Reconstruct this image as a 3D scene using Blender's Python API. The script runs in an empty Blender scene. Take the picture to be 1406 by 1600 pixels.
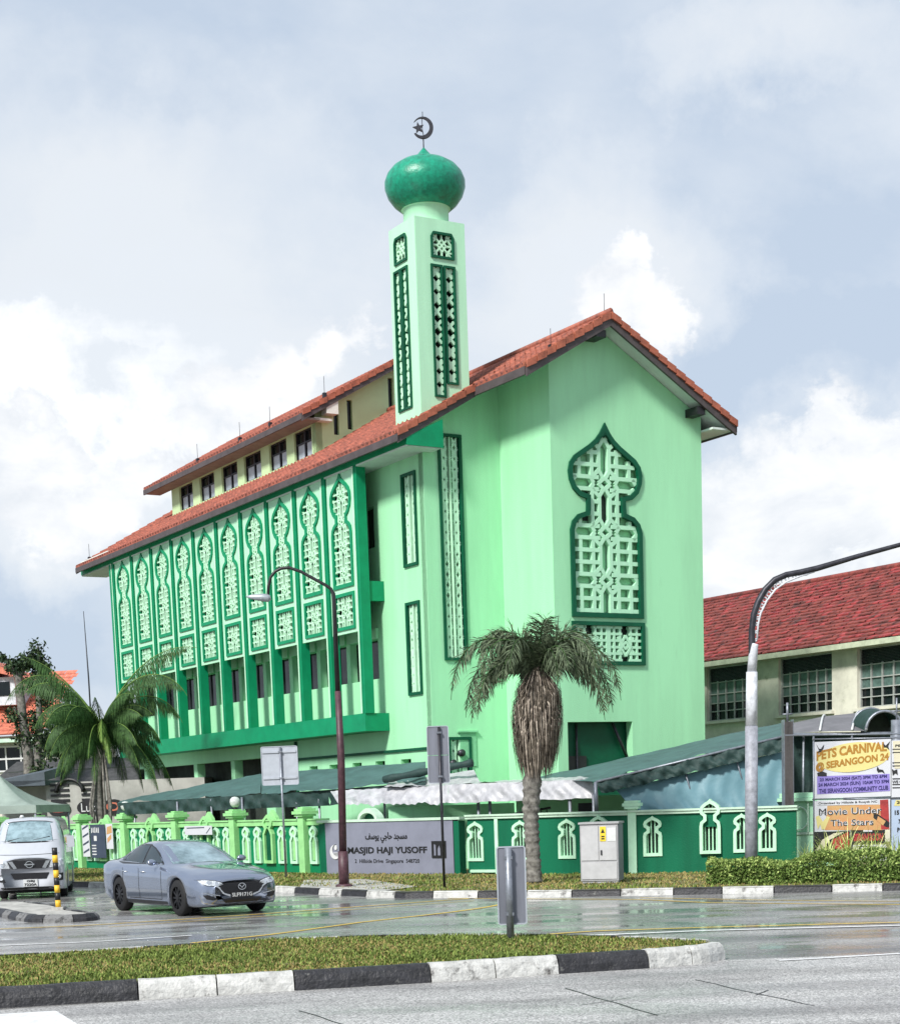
import bpy, bmesh, math, random
from mathutils import Vector, Matrix, geometry
from mathutils.bvhtree import BVHTree
random.seed(7)
R = math.radians
scene = bpy.context.scene
COL = scene.collection

# ------------------------------------------------------------------ camera
CF, CPX, CPY, CPITCH, CROLL, TH, EYE = 2587.6, 703.0, 1601.6, -.1363, -.035, .538, 2.1
_fw = Vector((0, math.cos(CPITCH), math.sin(CPITCH)))
_r0 = Vector((1, 0, 0)); _u0 = _r0.cross(_fw)
_cr, _sr = math.cos(CROLL), math.sin(CROLL)
_rt = _r0*_cr + _u0*_sr
_up = _u0*_cr - _r0*_sr
CAM = Vector((0, 0, EYE))
cd = bpy.data.cameras.new("camera"); cam = bpy.data.objects.new("camera", cd); COL.objects.link(cam)
cam.matrix_world = Matrix((( _rt.x, _up.x, -_fw.x, 0), (_rt.y, _up.y, -_fw.y, 0), (_rt.z, _up.z, -_fw.z, EYE), (0, 0, 0, 1)))
cd.sensor_fit = 'VERTICAL'; cd.sensor_height = 36; cd.lens = CF/1600*36
cd.shift_y = (CPY-800)/1600; cd.clip_start = .1; cd.clip_end = 3000
scene.camera = cam
scene.view_settings.view_transform = 'Standard'; scene.view_settings.look = 'None'
scene.view_settings.gamma = 1; scene.view_settings.exposure = EXPO = .97
scene.view_settings.use_curve_mapping = False
scene.cycles.max_bounces = 6; scene.cycles.diffuse_bounces = 3

def ray(u, v):
    x, y = (u-CPX)/CF, (v-CPY)/CF
    return _rt*x - _up*y + _fw
def gpt(u, v, z=0.):
    d = ray(u, v); return CAM + d*((z-EYE)/d.z)
def atY(u, v, Y):
    d = ray(u, v); return CAM + d*(Y/d.y)

# ------------------------------------------------------------------ sky and sun
SUN_DIR = Vector((-.42, -.62, .66)).normalized()      # towards the sun
world = bpy.data.worlds.new("World"); scene.world = world; world.use_nodes = True
nt = world.node_tree; N = nt.nodes; L = nt.links
for n in list(N): N.remove(n)
out = N.new('ShaderNodeOutputWorld'); bg = N.new('ShaderNodeBackground'); bg2 = N.new('ShaderNodeBackground')
sky = N.new('ShaderNodeTexSky'); sky.sky_type = 'NISHITA'; sky.sun_disc = False
sky.sun_elevation = math.asin(SUN_DIR.z); sky.sun_rotation = math.atan2(SUN_DIR.x, SUN_DIR.y)
L.new(sky.outputs[0], bg.inputs[0]); bg.inputs[1].default_value = .1
tc = N.new('ShaderNodeTexCoord')
def vmath(op, a, b=None):
    n = N.new('ShaderNodeVectorMath'); n.operation = op
    for i, x in enumerate((a, b)):
        if x is None: continue
        if hasattr(x, 'default_value'): L.new(x, n.inputs[i])
        else: n.inputs[i].default_value = x
    return n
def fmath(op, a, b=None, clamp=False):
    n = N.new('ShaderNodeMath'); n.operation = op; n.use_clamp = clamp
    for i, x in enumerate((a, b)):
        if x is None: continue
        if hasattr(x, 'default_value'): L.new(x, n.inputs[i])
        else: n.inputs[i].default_value = x
    return n.outputs[0]
DIR = tc.outputs['Generated']
def wnoise(scale, detail, rough, off=(0, 0, 0), zs=1.8, dist=0.):
    m = vmath('MULTIPLY', DIR, (1, 1, zs)); m2 = vmath('ADD', m.outputs[0], off)
    n = N.new('ShaderNodeTexNoise'); n.inputs['Scale'].default_value = scale
    n.inputs['Detail'].default_value = detail; n.inputs['Roughness'].default_value = rough
    n.inputs['Distortion'].default_value = dist
    L.new(m2.outputs[0], n.inputs['Vector']); return n.outputs[0]
# wobble the direction a little so that cloud banks get billowy edges
wob = N.new('ShaderNodeTexNoise'); wob.inputs['Scale'].default_value = 14; wob.inputs['Detail'].default_value = 7; wob.inputs['Roughness'].default_value = .62
L.new(DIR, wob.inputs['Vector'])
wv = vmath('SUBTRACT', wob.outputs['Color'], (.5, .5, .5)); wv2 = vmath('SCALE', wv.outputs[0]); wv2.inputs['Scale'].default_value = .115
DW = vmath('ADD', DIR, wv2.outputs[0]).outputs[0]
def spot(u, v, rad, hard, src=None, sx=1.0):
    d = ray(u, v).normalized()
    s = vmath('SUBTRACT', src or DW, tuple(d)); s2 = vmath('MULTIPLY', s.outputs[0], (1/sx, 1/sx, 1))
    ln = vmath('LENGTH', s2.outputs[0]).outputs['Value']
    r = rad/CF
    return fmath('MULTIPLY', fmath('SUBTRACT', r, ln), hard/r, True)
base = fmath('MULTIPLY', fmath('SUBTRACT', wnoise(3.6, 9, .58, (.31, .2, .05), 2.2, .35), .36), 2.6)
big = wnoise(1.5, 3, .5, (1.7, .4, .8), 2.4)
base = fmath('ADD', base, fmath('MULTIPLY', fmath('SUBTRACT', big, .5), 1.2))
val = fmath('MULTIPLY', base, .42)
for (u, v, rad, hard, sx, w) in SPOTS if 'SPOTS' in globals() else [
    (120, 560, 420, 1.0, 1.5, .38), (300, 700, 330, 1.5, 1.7, .25), (80, 720, 190, 2.2, 1.3, .42),
    (1010, 560, 330, 1.6, .95, .40), (960, 430, 180, 1.3, 1.2, .2), (1330, 800, 250, 2.2, 1.3, .62), (1200, 940, 200, 1.5, 1.2, .35),
    (1175, 50, 110, 1.2, 1.6, .5), (395, 225, 130, .8, 1.4, .34), (1380, 140, 150, .8, 1.5, .3), (30, 250, 160, .8, 1.6, .25), (215, 320, 120, .8, 1.4, .35)]:
    val = fmath('ADD', val, fmath('MULTIPLY', spot(u, v, rad, hard, None, sx), w))
for (u, v, rad, hard, sx, w) in [(168, 615, 95, 1.6, 1.0, .45), (30, 900, 230, 1.0, 1.2, .5), (1190, 655, 190, 1.2, 1.9, .65), (1250, 400, 330, .9, 1.1, .25), (560, 350, 330, .8, 1.7, .22)]:
    val = fmath('SUBTRACT', val, fmath('MULTIPLY', spot(u, v, rad, hard, None, sx), w))
cr = N.new('ShaderNodeValToRGB'); L.new(val, cr.inputs[0])
e = cr.color_ramp.elements
e[0].position = 0.0; e[0].color = (.29, .34, .41, 1)
e[1].position = .95; e[1].color = (.55, .56, .57, 1)
a = e.new(.28); a.color = (.375, .41, .455, 1)
a = e.new(.55); a.color = (.425, .448, .475, 1)
a = e.new(.78); a.color = (.43, .455, .485, 1)
# crisp low cumulus banks in front of the high layer
cum = None
for (u, v, rad, sx) in [(10, 715, 80, 1.2), (95, 725, 62, 1.1), (235, 735, 55, 1.2), (300, 690, 62, 1.3), (365, 640, 58, 1.2), (440, 605, 62, 1.2), (540, 560, 70, 1.0), (150, 790, 70, 1.6), (60, 650, 30, 1.2), (420, 680, 90, 1.4),
                        (1010, 430, 42, 1.1), (1035, 500, 62, 1.0), (970, 500, 70, 1.0), (1320, 745, 90, 1.3), (1250, 800, 100, 1.3), (1395, 730, 75, 1.1), (1180, 860, 120, 1.4), (1380, 850, 120, 1.3), (1290, 700, 40, 1.3)]:
    s_ = spot(u, v, rad*1.35, 1.0, None, sx); cum = s_ if cum is None else fmath('MAXIMUM', cum, s_)
cum = fmath('SUBTRACT', cum, fmath('MULTIPLY', spot(168, 612, 75, 2.0, None, .8), 1.1))
edge = wnoise(34, 10, .66, (.2, .9, .4), 1.5, .3)
cumf = fmath('MULTIPLY', fmath('SUBTRACT', fmath('ADD', cum, fmath('MULTIPLY', fmath('SUBTRACT', edge, .5), 1.3)), .26), 3.4, True)
ccol = N.new('ShaderNodeValToRGB'); L.new(fmath('ADD', fmath('MULTIPLY', wnoise(13, 9, .6, (.5, .1, .3), 1.9, .4), .8), fmath('MULTIPLY', cum, .25)), ccol.inputs[0])
ccol.color_ramp.elements[0].position = .34; ccol.color_ramp.elements[0].color = (.38, .405, .44, 1); ccol.color_ramp.elements[1].position = .68; ccol.color_ramp.elements[1].color = (.56, .56, .56, 1)
cmx = N.new('ShaderNodeMixRGB'); L.new(cumf, cmx.inputs[0]); L.new(cr.outputs[0], cmx.inputs[1]); L.new(ccol.outputs[0], cmx.inputs[2])
L.new(cmx.outputs[0], bg2.inputs[0]); bg2.inputs[1].default_value = 1.0
# clouds lie over the clear sky everywhere but thin out to it a little
mix = N.new('ShaderNodeMixShader'); mix.inputs[0].default_value = .96
L.new(bg.outputs[0], mix.inputs[1]); L.new(bg2.outputs[0], mix.inputs[2]); L.new(mix.outputs[0], out.inputs[0])
sd = bpy.data.lights.new("sun", 'SUN'); sd.energy = 2.6; sd.angle = R(9); sd.color = (1, .97, .92)
sun = bpy.data.objects.new("sun", sd); COL.objects.link(sun)
sun.rotation_euler = SUN_DIR.to_track_quat('Z', 'Y').to_euler(); sun.location = (-20, -20, 40)

# ------------------------------------------------------------------ materials
MATS = {}
def mat(name, col, rough=.6, var=.12, scale=3., bump=.0, bscale=30., metal=0., col2=None, spec=.5, stain=None, coat=0., alpha=1., emit=0., transmission=0., streak=False):
    m = bpy.data.materials.new(name); m.use_nodes = True; t = m.node_tree; n = t.nodes; l = t.links
    p = n['Principled BSDF']; MATS[name] = m
    p.inputs['Roughness'].default_value = rough; p.inputs['Metallic'].default_value = metal
    p.inputs['Specular IOR Level'].default_value = spec; p.inputs['Coat Weight'].default_value = coat
    p.inputs['Coat Roughness'].default_value = .05
    p.inputs['Transmission Weight'].default_value = transmission
    co = n.new('ShaderNodeTexCoord')
    nz = n.new('ShaderNodeTexNoise'); nz.inputs['Scale'].default_value = scale; nz.inputs['Detail'].default_value = 8; nz.inputs['Roughness'].default_value = .65
    src = co.outputs['Object']
    if streak:
        mp = n.new('ShaderNodeMapping'); mp.inputs['Scale'].default_value = (1, 1, .13); l.new(src, mp.inputs[0]); src = mp.outputs[0]
    l.new(src, nz.inputs['Vector'])
    r = n.new('ShaderNodeValToRGB'); l.new(nz.outputs[0], r.inputs[0])
    c2 = col2 or tuple(c*(1-var*2.2) for c in col); c1 = tuple(min(1, c*(1+var*.6)) for c in col)
    r.color_ramp.elements[0].position = .32; r.color_ramp.elements[0].color = (*c2, 1)
    r.color_ramp.elements[1].position = .62; r.color_ramp.elements[1].color = (*c1, 1)
    last = r.outputs[0]
    if stain:
        nz2 = n.new('ShaderNodeTexNoise'); nz2.inputs['Scale'].default_value = stain[1]; nz2.inputs['Detail'].default_value = 10; nz2.inputs['Roughness'].default_value = .7
        l.new(src, nz2.inputs['Vector'])
        r2 = n.new('ShaderNodeValToRGB'); l.new(nz2.outputs[0], r2.inputs[0])
        r2.color_ramp.elements[0].position = stain[2]; r2.color_ramp.elements[1].position = stain[2]+.12
        mx = n.new('ShaderNodeMixRGB'); l.new(r2.outputs[0], mx.inputs[0]); l.new(last, mx.inputs[1]); mx.inputs[2].default_value = (*stain[0], 1)
        last = mx.outputs[0]
    l.new(last, p.inputs['Base Color'])
    if bump:
        b = n.new('ShaderNodeBump'); b.inputs['Strength'].default_value = bump; b.inputs['Distance'].default_value = .02
        nb = n.new('ShaderNodeTexNoise'); nb.inputs['Scale'].default_value = bscale; nb.inputs['Detail'].default_value = 5
        l.new(co.outputs['Object'], nb.inputs['Vector']); l.new(nb.outputs[0], b.inputs['Height']); l.new(b.outputs[0], p.inputs['Normal'])
    if emit:
        p.inputs['Emission Strength'].default_value = emit; p.inputs['Emission Color'].default_value = (*col, 1)
    return m
MINT = mat('mint_paint', (.345, .735, .43), .65, .06, .9, .5, 40, streak=True, stain=((.305, .665, .385), 2.2, .60))
MINTL = mat('pale_mint_paint', (.43, .76, .52), .6, .05, 1.5, .2, 40, streak=True)
MINTW = mat('mint_trim_paint', (.50, .80, .57), .55, .07, 3, .1, 40)
YMINT = mat('yellow_green_paint', (.50, .68, .38), .7, .05, 1.0, .2, 40)
GREEN = mat('vivid_green_paint', (.003, .25, .11), .5, .08, 2, .2, 40, spec=.25)
DGREEN = mat('dark_green_paint', (.002, .085, .04), .5, .12, 2, .2, 40, spec=.25)
WALLG = mat('wall_green_paint', (.002, .125, .06), .55, .12, 1.3, .3, 30, streak=True, spec=.25)
DARK = mat('dark_opening', (.012, .02, .018), .5, .3, 2)
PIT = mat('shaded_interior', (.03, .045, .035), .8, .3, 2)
PALEGRN = mat('fence_lime_paint', (.30, .64, .26), .55, .1, 3, .1, 40)
WHITEG = mat('coping_paint', (.52, .70, .55), .5, .1, 3, .1, 40)
TILE = mat('terracotta_tile', (.34, .095, .058), .65, .3, 5, .3, 25, col2=(.12, .035, .024), stain=((.06, .04, .035), 2.4, .62))
TILEV = mat('verge_tile', (.38, .11, .062), .55, .2, 4, .2, 25)
TILER = mat('red_tile', (.25, .055, .045), .75, .3, 3.2, .3, 25, col2=(.08, .02, .018), stain=((.06, .03, .028), 1.3, .54))
FASCIA = mat('brown_fascia', (.075, .06, .062), .6, .15, 3)
SOFFIT = mat('soffit_paint', (.62, .70, .66), .7, .05, 2)
GLASS = mat('dark_glass', (.01, .014, .016), .12, .2, 2, spec=.3)
SHUT = mat('frosted_pane', (.42, .48, .54), .35, .1, 6)
DOMEG = mat('dome_green', (.004, .27, .16), .36, .2, 7, .5, 18)
METAL = mat('dark_metal', (.05, .05, .06), .45, .2, 8, metal=.6)
GALV = mat('galvanised_steel', (.26, .28, .32), .42, .15, 9, .1, 30, metal=.5)
SIGNBK = mat('sign_back_grey', (.20, .21, .25), .5, .12, 5, metal=.2, streak=True)
SIGNBL = mat('sign_back_pale', (.38, .41, .46), .5, .06, 5)
BLACK = mat('black_paint', (.012, .012, .014), .45, .3, 5)
WHITE = mat('white_paint', (.60, .61, .61), .5, .06, 5)
CREAM = mat('cream_wall', (.64, .62, .53), .8, .12, 1.2, .2, 30, stain=((.36, .36, .27), 1.7, .60))
GREYW = mat('grey_wall', (.40, .40, .37), .8, .12, 1.2)
ACW = mat('ac_white', (.75, .76, .70), .5)

# ------------------------------------------------------------------ mesh builder
class MB:
    def __init__(s): s.v = []; s.f = []; s.m = []; s.sm = []
    def add(s, vs, fs, mi=0, smooth=False):
        o = len(s.v); s.v.extend([tuple(p) for p in vs])
        for f in fs: s.f.append([i+o for i in f]); s.m.append(mi); s.sm.append(smooth)
    def box(s, x0, x1, y0, y1, z0, z1, mi=0, fn=None):
        vs = [(x, y, z) for x in (x0, x1) for y in (y0, y1) for z in (z0, z1)]
        if fn: vs = [fn(*p) for p in vs]
        s.add(vs, [(0, 1, 3, 2), (4, 6, 7, 5), (0, 4, 5, 1), (2, 3, 7, 6), (0, 2, 6, 4), (1, 5, 7, 3)], mi)
    def quad(s, a, b, c, d, mi=0, smooth=False): s.add([a, b, c, d], [(0, 1, 2, 3)], mi, smooth)
    def tube(s, pts, rad, n=8, mi=0, cap=True, smooth=True):
        pts = [Vector(p) for p in pts]; rs = rad if isinstance(rad, (list, tuple)) else [rad]*len(pts)
        vs = []; fs = []; prev = None
        for i, p in enumerate(pts):
            d = (pts[min(i+1, len(pts)-1)]-pts[max(i-1, 0)]).normalized()
            if prev is None:
                x = d.cross(Vector((0, 0, 1)));  x = Vector((1, 0, 0)) if x.length < .05 else x.normalized()
            else:
                x = (prev - d*prev.dot(d)).normalized()
            prev = x; y = d.cross(x)
            for k in range(n):
                a = 2*math.pi*k/n; vs.append(p+(x*math.cos(a)+y*math.sin(a))*rs[i])
        for i in range(len(pts)-1):
            for k in range(n): fs.append((i*n+k, i*n+(k+1) % n, (i+1)*n+(k+1) % n, (i+1)*n+k))
        if cap: fs += [tuple(range(n))[::-1], tuple((len(pts)-1)*n+k for k in range(n))]
        s.add(vs, fs, mi, smooth)
    def lathe(s, prof, c=(0, 0), n=40, mi=0, smooth=True):
        vs = []; fs = []
        for r, z in prof:
            for k in range(n):
                a = 2*math.pi*k/n; vs.append((c[0]+r*math.cos(a), c[1]+r*math.sin(a), z))
        for i in range(len(prof)-1):
            for k in range(n): fs.append((i*n+k, i*n+(k+1) % n, (i+1)*n+(k+1) % n, (i+1)*n+k))
        s.add(vs, fs, mi, smooth)
    def plate(s, outer, holes, fn, d0, d1, mi=0, edge=None):
        """outline with holes in (s,t), between depths d0 and d1, mapped by fn(s,t,d)"""
        polys = [outer]+list(holes); flat = [p for q in polys for p in q]
        tris = geometry.tessellate_polygon([[Vector((p[0], p[1], 0)) for p in q] for q in polys])
        n = len(flat)
        vs = [fn(p[0], p[1], d1) for p in flat]+[fn(p[0], p[1], d0) for p in flat]
        s.add(vs, [tuple(t) for t in tris]+[tuple(i+n for i in t) for t in tris], mi)
        o = 0
        for q in polys:
            k = len(q)
            vs = [fn(p[0], p[1], d) for d in (d0, d1) for p in q]
            s.add(vs, [(i, (i+1) % k, k+(i+1) % k, k+i) for i in range(k)], mi if edge is None else edge)
    def ring(s, poly, w, fn, d0, d1, mi=0):
        inner = inset(poly, w); s.plate(poly, [inner], fn, d0, d1, mi)
    def build(s, name, mats, parent=None, loc=(0, 0, 0), rotz=0, kind=None, norm=False):
        me = bpy.data.meshes.new(name); me.from_pydata(s.v, [], s.f)
        for m in (mats if isinstance(mats, (list, tuple)) else [mats]): me.materials.append(m)
        me.polygons.foreach_set('material_index', s.m); me.polygons.foreach_set('use_smooth', s.sm)
        if norm:
            bm = bmesh.new(); bm.from_mesh(me); bmesh.ops.remove_doubles(bm, verts=bm.verts, dist=1e-4)
            bmesh.ops.recalc_face_normals(bm, faces=bm.faces); bm.to_mesh(me); bm.free()
        me.update()
        o = bpy.data.objects.new(name, me); COL.objects.link(o); o.location = loc; o.rotation_euler = (0, 0, rotz)
        if parent: o.parent = parent
        if kind: o['kind'] = kind
        return o
def inset(poly, w):
    n = len(poly); area = sum(poly[i][0]*poly[(i+1) % n][1]-poly[(i+1) % n][0]*poly[i][1] for i in range(n))
    sg = 1 if area > 0 else -1; outp = []
    for i in range(n):
        p0, p, p1 = poly[i-1], poly[i], poly[(i+1) % n]
        e0 = Vector((p[0]-p0[0], p[1]-p0[1])).normalized(); e1 = Vector((p1[0]-p[0], p1[1]-p[1])).normalized()
        n0 = Vector((-e0.y, e0.x))*sg; n1 = Vector((-e1.y, e1.x))*sg
        m = (n0+n1); m = m.normalized() if m.length > 1e-6 else n0
        k = w/max(.5, m.dot(n0)); outp.append((p[0]+m.x*k, p[1]+m.y*k))
    return outp
def thing(name, label, cat, loc=(0, 0, 0), rotz=0, group=None):
    o = bpy.data.objects.new(name, None); COL.objects.link(o); o.empty_display_size = .3
    o.location = loc; o.rotation_euler = (0, 0, rotz); tag(o, label, cat, group); return o
def tag(o, label, cat, group=None, kind=None):
    o['label'] = label; o['category'] = cat
    if group: o['group'] = group
    if kind: o['kind'] = kind
    return o
def child_copy(o, parent, off=(0, 0, 0)):
    c = o.copy(); COL.objects.link(c); c.parent = parent; c.location = Vector(o.location)+Vector(off)
    for g in o.children:
        d = g.copy(); COL.objects.link(d); d.parent = c
    return c
def clip_seg(poly, p, q):
    """pieces of segment pq inside the polygon"""
    ts = [0., 1.]; n = len(poly); dx, dy = q[0]-p[0], q[1]-p[1]
    for i in range(n):
        a, b = poly[i], poly[(i+1) % n]; ex, ey = b[0]-a[0], b[1]-a[1]; den = dx*ey-dy*ex
        if abs(den) < 1e-9: continue
        t = ((a[0]-p[0])*ey-(a[1]-p[1])*ex)/den; u = ((a[0]-p[0])*dy-(a[1]-p[1])*dx)/den
        if 0 < t < 1 and 0 <= u <= 1: ts.append(t)
    ts.sort(); res = []
    for t0, t1 in zip(ts, ts[1:]):
        if t1-t0 < 1e-3: continue
        tm = (t0+t1)/2; x, y = p[0]+dx*tm, p[1]+dy*tm; c = False
        for i in range(n):
            a, b = poly[i], poly[i-1]
            if (a[1] > y) != (b[1] > y) and x < (b[0]-a[0])*(y-a[1])/(b[1]-a[1])+a[0]: c = not c
        if c: res.append(((p[0]+dx*t0, p[1]+dy*t0), (p[0]+dx*t1, p[1]+dy*t1)))
    return res
def bars(mb, poly, segs, w, fn, d0, d1, mi=0):
    jit = 0
    for p, q in segs:
        for a, b in clip_seg(poly, p, q):
            L_ = math.hypot(b[0]-a[0], b[1]-a[1]); ex, ey = (b[0]-a[0])/L_, (b[1]-a[1])/L_; nx, ny = -ey*w/2, ex*w/2
            jit = (jit+1) % 7; dd = d1+jit*.0011
            vs = [fn(a[0]+nx, a[1]+ny, d) for d in (d0, dd)]+[fn(a[0]-nx, a[1]-ny, d) for d in (d0, dd)]+[fn(b[0]+nx, b[1]+ny, d) for d in (d0, dd)]+[fn(b[0]-nx, b[1]-ny, d) for d in (d0, dd)]
            mb.add(vs, [(1, 3, 7, 5), (0, 1, 5, 4), (2, 6, 7, 3), (0, 2, 3, 1), (4, 5, 7, 6)], mi)
def mirror_half(half):
    return half+[(-x, z) for x, z in half[::-1] if abs(x) > 1e-6]
def xf(poly, cx=0, cz=0, sx=1, sz=1): return [(cx+x*sx, cz+z*sz) for x, z in poly]
class Frame:
    """vertical plane through p with horizontal direction to q; maps (s, z, d), d towards the camera side"""
    def __init__(s, p, q):
        s.p = Vector((p[0], p[1], 0)); s.e = (Vector((q[0], q[1], 0))-s.p); s.L = s.e.length; s.e.normalize()
        s.n = Vector((s.e.y, -s.e.x, 0))
        if s.n.dot(CAM-s.p) < 0: s.n = -s.n
    def __call__(s, a, z, d=0.): return s.p+s.e*a+s.n*d+Vector((0, 0, z))
    def at(s, u, v):
        d = ray(u, v); t = s.n.dot(s.p-CAM)/s.n.dot(d); P = CAM+d*t
        return (P-s.p).dot(s.e), P.z
    def rot(s): return math.atan2(s.e.y, s.e.x)
def local_fn(fr, s0):
    """mesh coordinates relative to an object standing at s0 on the frame, rotated with it: x along, y away from camera"""
    sign = 1 if (Vector((-s_y(fr), s_x(fr), 0))).dot(fr.n) < 0 else -1
    return lambda a, z, d=0.: (a-s0, -d*sign, z)
def s_x(fr): return fr.e.x
def s_y(fr): return fr.e.y
FONTS = {}
def font(fn):
    import os
    if fn not in FONTS:
        FONTS[fn] = None
    return FONTS[fn]
def text(body, fn, s0, s1, z0, z1, m, parent, name='lettering', bold=.0, d=.012, th=.006, shear=0., spacing=1., bend=None, loc=None, rotz=None):
    cu = bpy.data.curves.new(name, 'FONT'); cu.body = body; cu.offset = bold; cu.space_character = spacing; cu.resolution_u = 3
    ob = bpy.data.objects.new('tmp', cu); COL.objects.link(ob)
    dg = bpy.context.evaluated_depsgraph_get(); me = ob.evaluated_get(dg).to_mesh()
    vs = [tuple(v.co) for v in me.vertices]; fs = [tuple(p.vertices) for p in me.polygons]
    ob.to_mesh_clear() if hasattr(ob, 'to_mesh_clear') else None
    bpy.data.objects.remove(ob); bpy.data.curves.remove(cu)
    if not vs: return None
    x0 = min(v[0] for v in vs); x1 = max(v[0] for v in vs); y0 = min(v[1] for v in vs); y1 = max(v[1] for v in vs)
    mb = MB(); sx = (s1-s0)/(x1-x0); sz = (z1-z0)/(y1-y0)
    pts = []
    for v in vs:
        a = s0+(v[0]-x0)*sx; z = z0+(v[1]-y0)*sz+shear*(a-s0)
        if bend: z += bend*(1-((2*(a-s0)/(s1-s0)-1)**2))
        pts.append((a, z))
    mb.add([fn(a, z, d+th) for a, z in pts], fs)
    # side walls of the letters
    from collections import Counter
    ec = Counter(); 
    for f in fs:
        for i in range(len(f)): ec[tuple(sorted((f[i], f[(i+1) % len(f)])))] += 1
    o = len(mb.v); mb.v.extend([tuple(fn(a, z, d)) for a, z in pts])
    for (i, j), c in ec.items():
        if c == 1: mb.f.append([i, j, o+j, o+i]); mb.m.append(0); mb.sm.append(False)
    return mb.build(name, m, parent)
# ------------------------------------------------------------------ ground, roads
def road_material(name, dark, light, wet, rmin, rmax, scale=.6, crack=False):
    m = bpy.data.materials.new(name); m.use_nodes = True; t = m.node_tree; n = t.nodes; l = t.links; p = n['Principled BSDF']
    co = n.new('ShaderNodeTexCoord')
    def nz(s, d, r, vec=None):
        x = n.new('ShaderNodeTexNoise'); x.inputs['Scale'].default_value = s; x.inputs['Detail'].default_value = d; x.inputs['Roughness'].default_value = r
        l.new(vec or co.outputs['Object'], x.inputs['Vector']); return x.outputs[0]
    def ramp(src, a, b, c0, c1):
        x = n.new('ShaderNodeValToRGB'); l.new(src, x.inputs[0]); x.color_ramp.elements[0].position = a; x.color_ramp.elements[1].position = b
        x.color_ramp.elements[0].color = (*c0, 1); x.color_ramp.elements[1].color = (*c1, 1); return x.outputs[0]
    mp = n.new('ShaderNodeMapping'); mp.inputs['Scale'].default_value = (.35, 1.0, 1); mp.inputs['Rotation'].default_value = (0, 0, R(-28)); l.new(co.outputs['Object'], mp.inputs[0])
    big = nz(scale, 6, .6, mp.outputs[0]); fine = nz(55, 4, .7); 
    spk = n.new('ShaderNodeTexVoronoi'); spk.inputs['Scale'].default_value = 60; l.new(co.outputs['Object'], spk.inputs['Vector'])
    c = ramp(big, .38, .62, dark, light)
    mx = n.new('ShaderNodeMixRGB'); mx.blend_type = 'OVERLAY'; mx.inputs[0].default_value = .6; l.new(c, mx.inputs[1])
    l.new(ramp(spk.outputs['Color'], .2, .8, (.08, .08, .08), (.95, .95, .95)), mx.inputs[2])
    mx2 = n.new('ShaderNodeMixRGB'); mx2.blend_type = 'OVERLAY'; mx2.inputs[0].default_value = .6; l.new(mx.outputs[0], mx2.inputs[1]); l.new(ramp(fine, .35, .65, (.25, .25, .25), (.75, .75, .75)), mx2.inputs[2])
    l.new(mx2.outputs[0], p.inputs['Base Color'])
    w = nz(wet, 5, .55, mp.outputs[0])
    rr = ramp(w, .42, .60, (rmin,)*3, (rmax,)*3); l.new(rr, p.inputs['Roughness'])
    b = n.new('ShaderNodeBump'); b.inputs['Distance'].default_value = .006
    l.new(ramp(w, .40, .58, (.03,)*3, (.55,)*3), b.inputs['Strength']); l.new(fine, b.inputs['Height']); l.new(b.outputs[0], p.inputs['Normal'])
    p.inputs['Specular IOR Level'].default_value = .65
    return m
ROADM = road_material('wet_asphalt', (.145, .142, .14), (.30, .295, .285), 1.1, .10, .42)
ROADN = road_material('worn_asphalt', (.22, .215, .21), (.38, .375, .365), .8, .42, .7, .9)
CONC = mat('concrete', (.42, .41, .38), .75, .2, 4, .4, 30, stain=((.2, .19, .18), 2.5, .58))
SOIL = mat('verge_soil', (.16, .14, .06), .95, .35, 5, .6, 25, col2=(.07, .09, .02))
KB = mat('kerb_black', (.022, .022, .026), .55, .3, 6, .8, 25, stain=((.17, .17, .16), 7, .62))
KW = mat('kerb_white', (.50, .50, .48), .65, .15, 6, .8, 25, stain=((.09, .085, .08), 5, .545))
YEL = mat('yellow_line_paint', (.62, .42, .07), .5, .15, 8, stain=((.25, .22, .15), 6, .60))
WLINE = mat('white_line_paint', (.72, .72, .72), .5, .12, 8, stain=((.3, .3, .3), 6, .62))

def sheet(name, pts, z, m, kind='structure'):
    mb = MB(); t = geometry.tessellate_polygon([[Vector((x, y, 0)) for x, y in pts]])
    mb.add([(x, y, z) for x, y in pts], t); return mb.build(name, m, kind=kind)
sheet('ground', [(-1500, -1200), (1500, -1200), (1500, 1500), (-1500, 1500)], -.02, SOIL)
sheet('road', [(-80, -20), (80, -20), (80, 60), (-80, 120)], 0., ROADM)
# the near carriageway has a lighter worn surface
sheet('near_carriageway', [(-40, -10), (40, -10), (40, 21.5), (3.42, 20.3), (-1.0, 18.8), (-40, 8)], .004, ROADN)

KERB = [(-30, 70.5), (-14.4, 51.2), (-10.54, 46.6), (-9.6, 45.6), (-4.4, 40.4), (-3.2, 38.6), (-1.47, 36.2), (-.9, 35.5), (1.0, 34.75), (1.8, 34.3), (3.9, 33.6), (5.33, 33.25), (7.05, 32.8), (8.9, 32.35), (22, 29.3), (60, 20)]
VZ = .13
sheet('verge', KERB+[(120, 20), (120, 300), (-150, 300), (-150, 150)], VZ-.006, SOIL)
def path_len(P): 
    d = [0.]
    for a, b in zip(P, P[1:]): d.append(d[-1]+math.hypot(b[0]-a[0], b[1]-a[1]))
    return d
def path_at(P, D, s):
    for i in range(len(D)-1):
        if s <= D[i+1] or i == len(D)-2:
            t = (s-D[i])/(D[i+1]-D[i]); a, b = P[i], P[i+1]; L_ = D[i+1]-D[i]
            return (a[0]+(b[0]-a[0])*t, a[1]+(b[1]-a[1])*t), ((b[0]-a[0])/L_, (b[1]-a[1])/L_)
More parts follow.
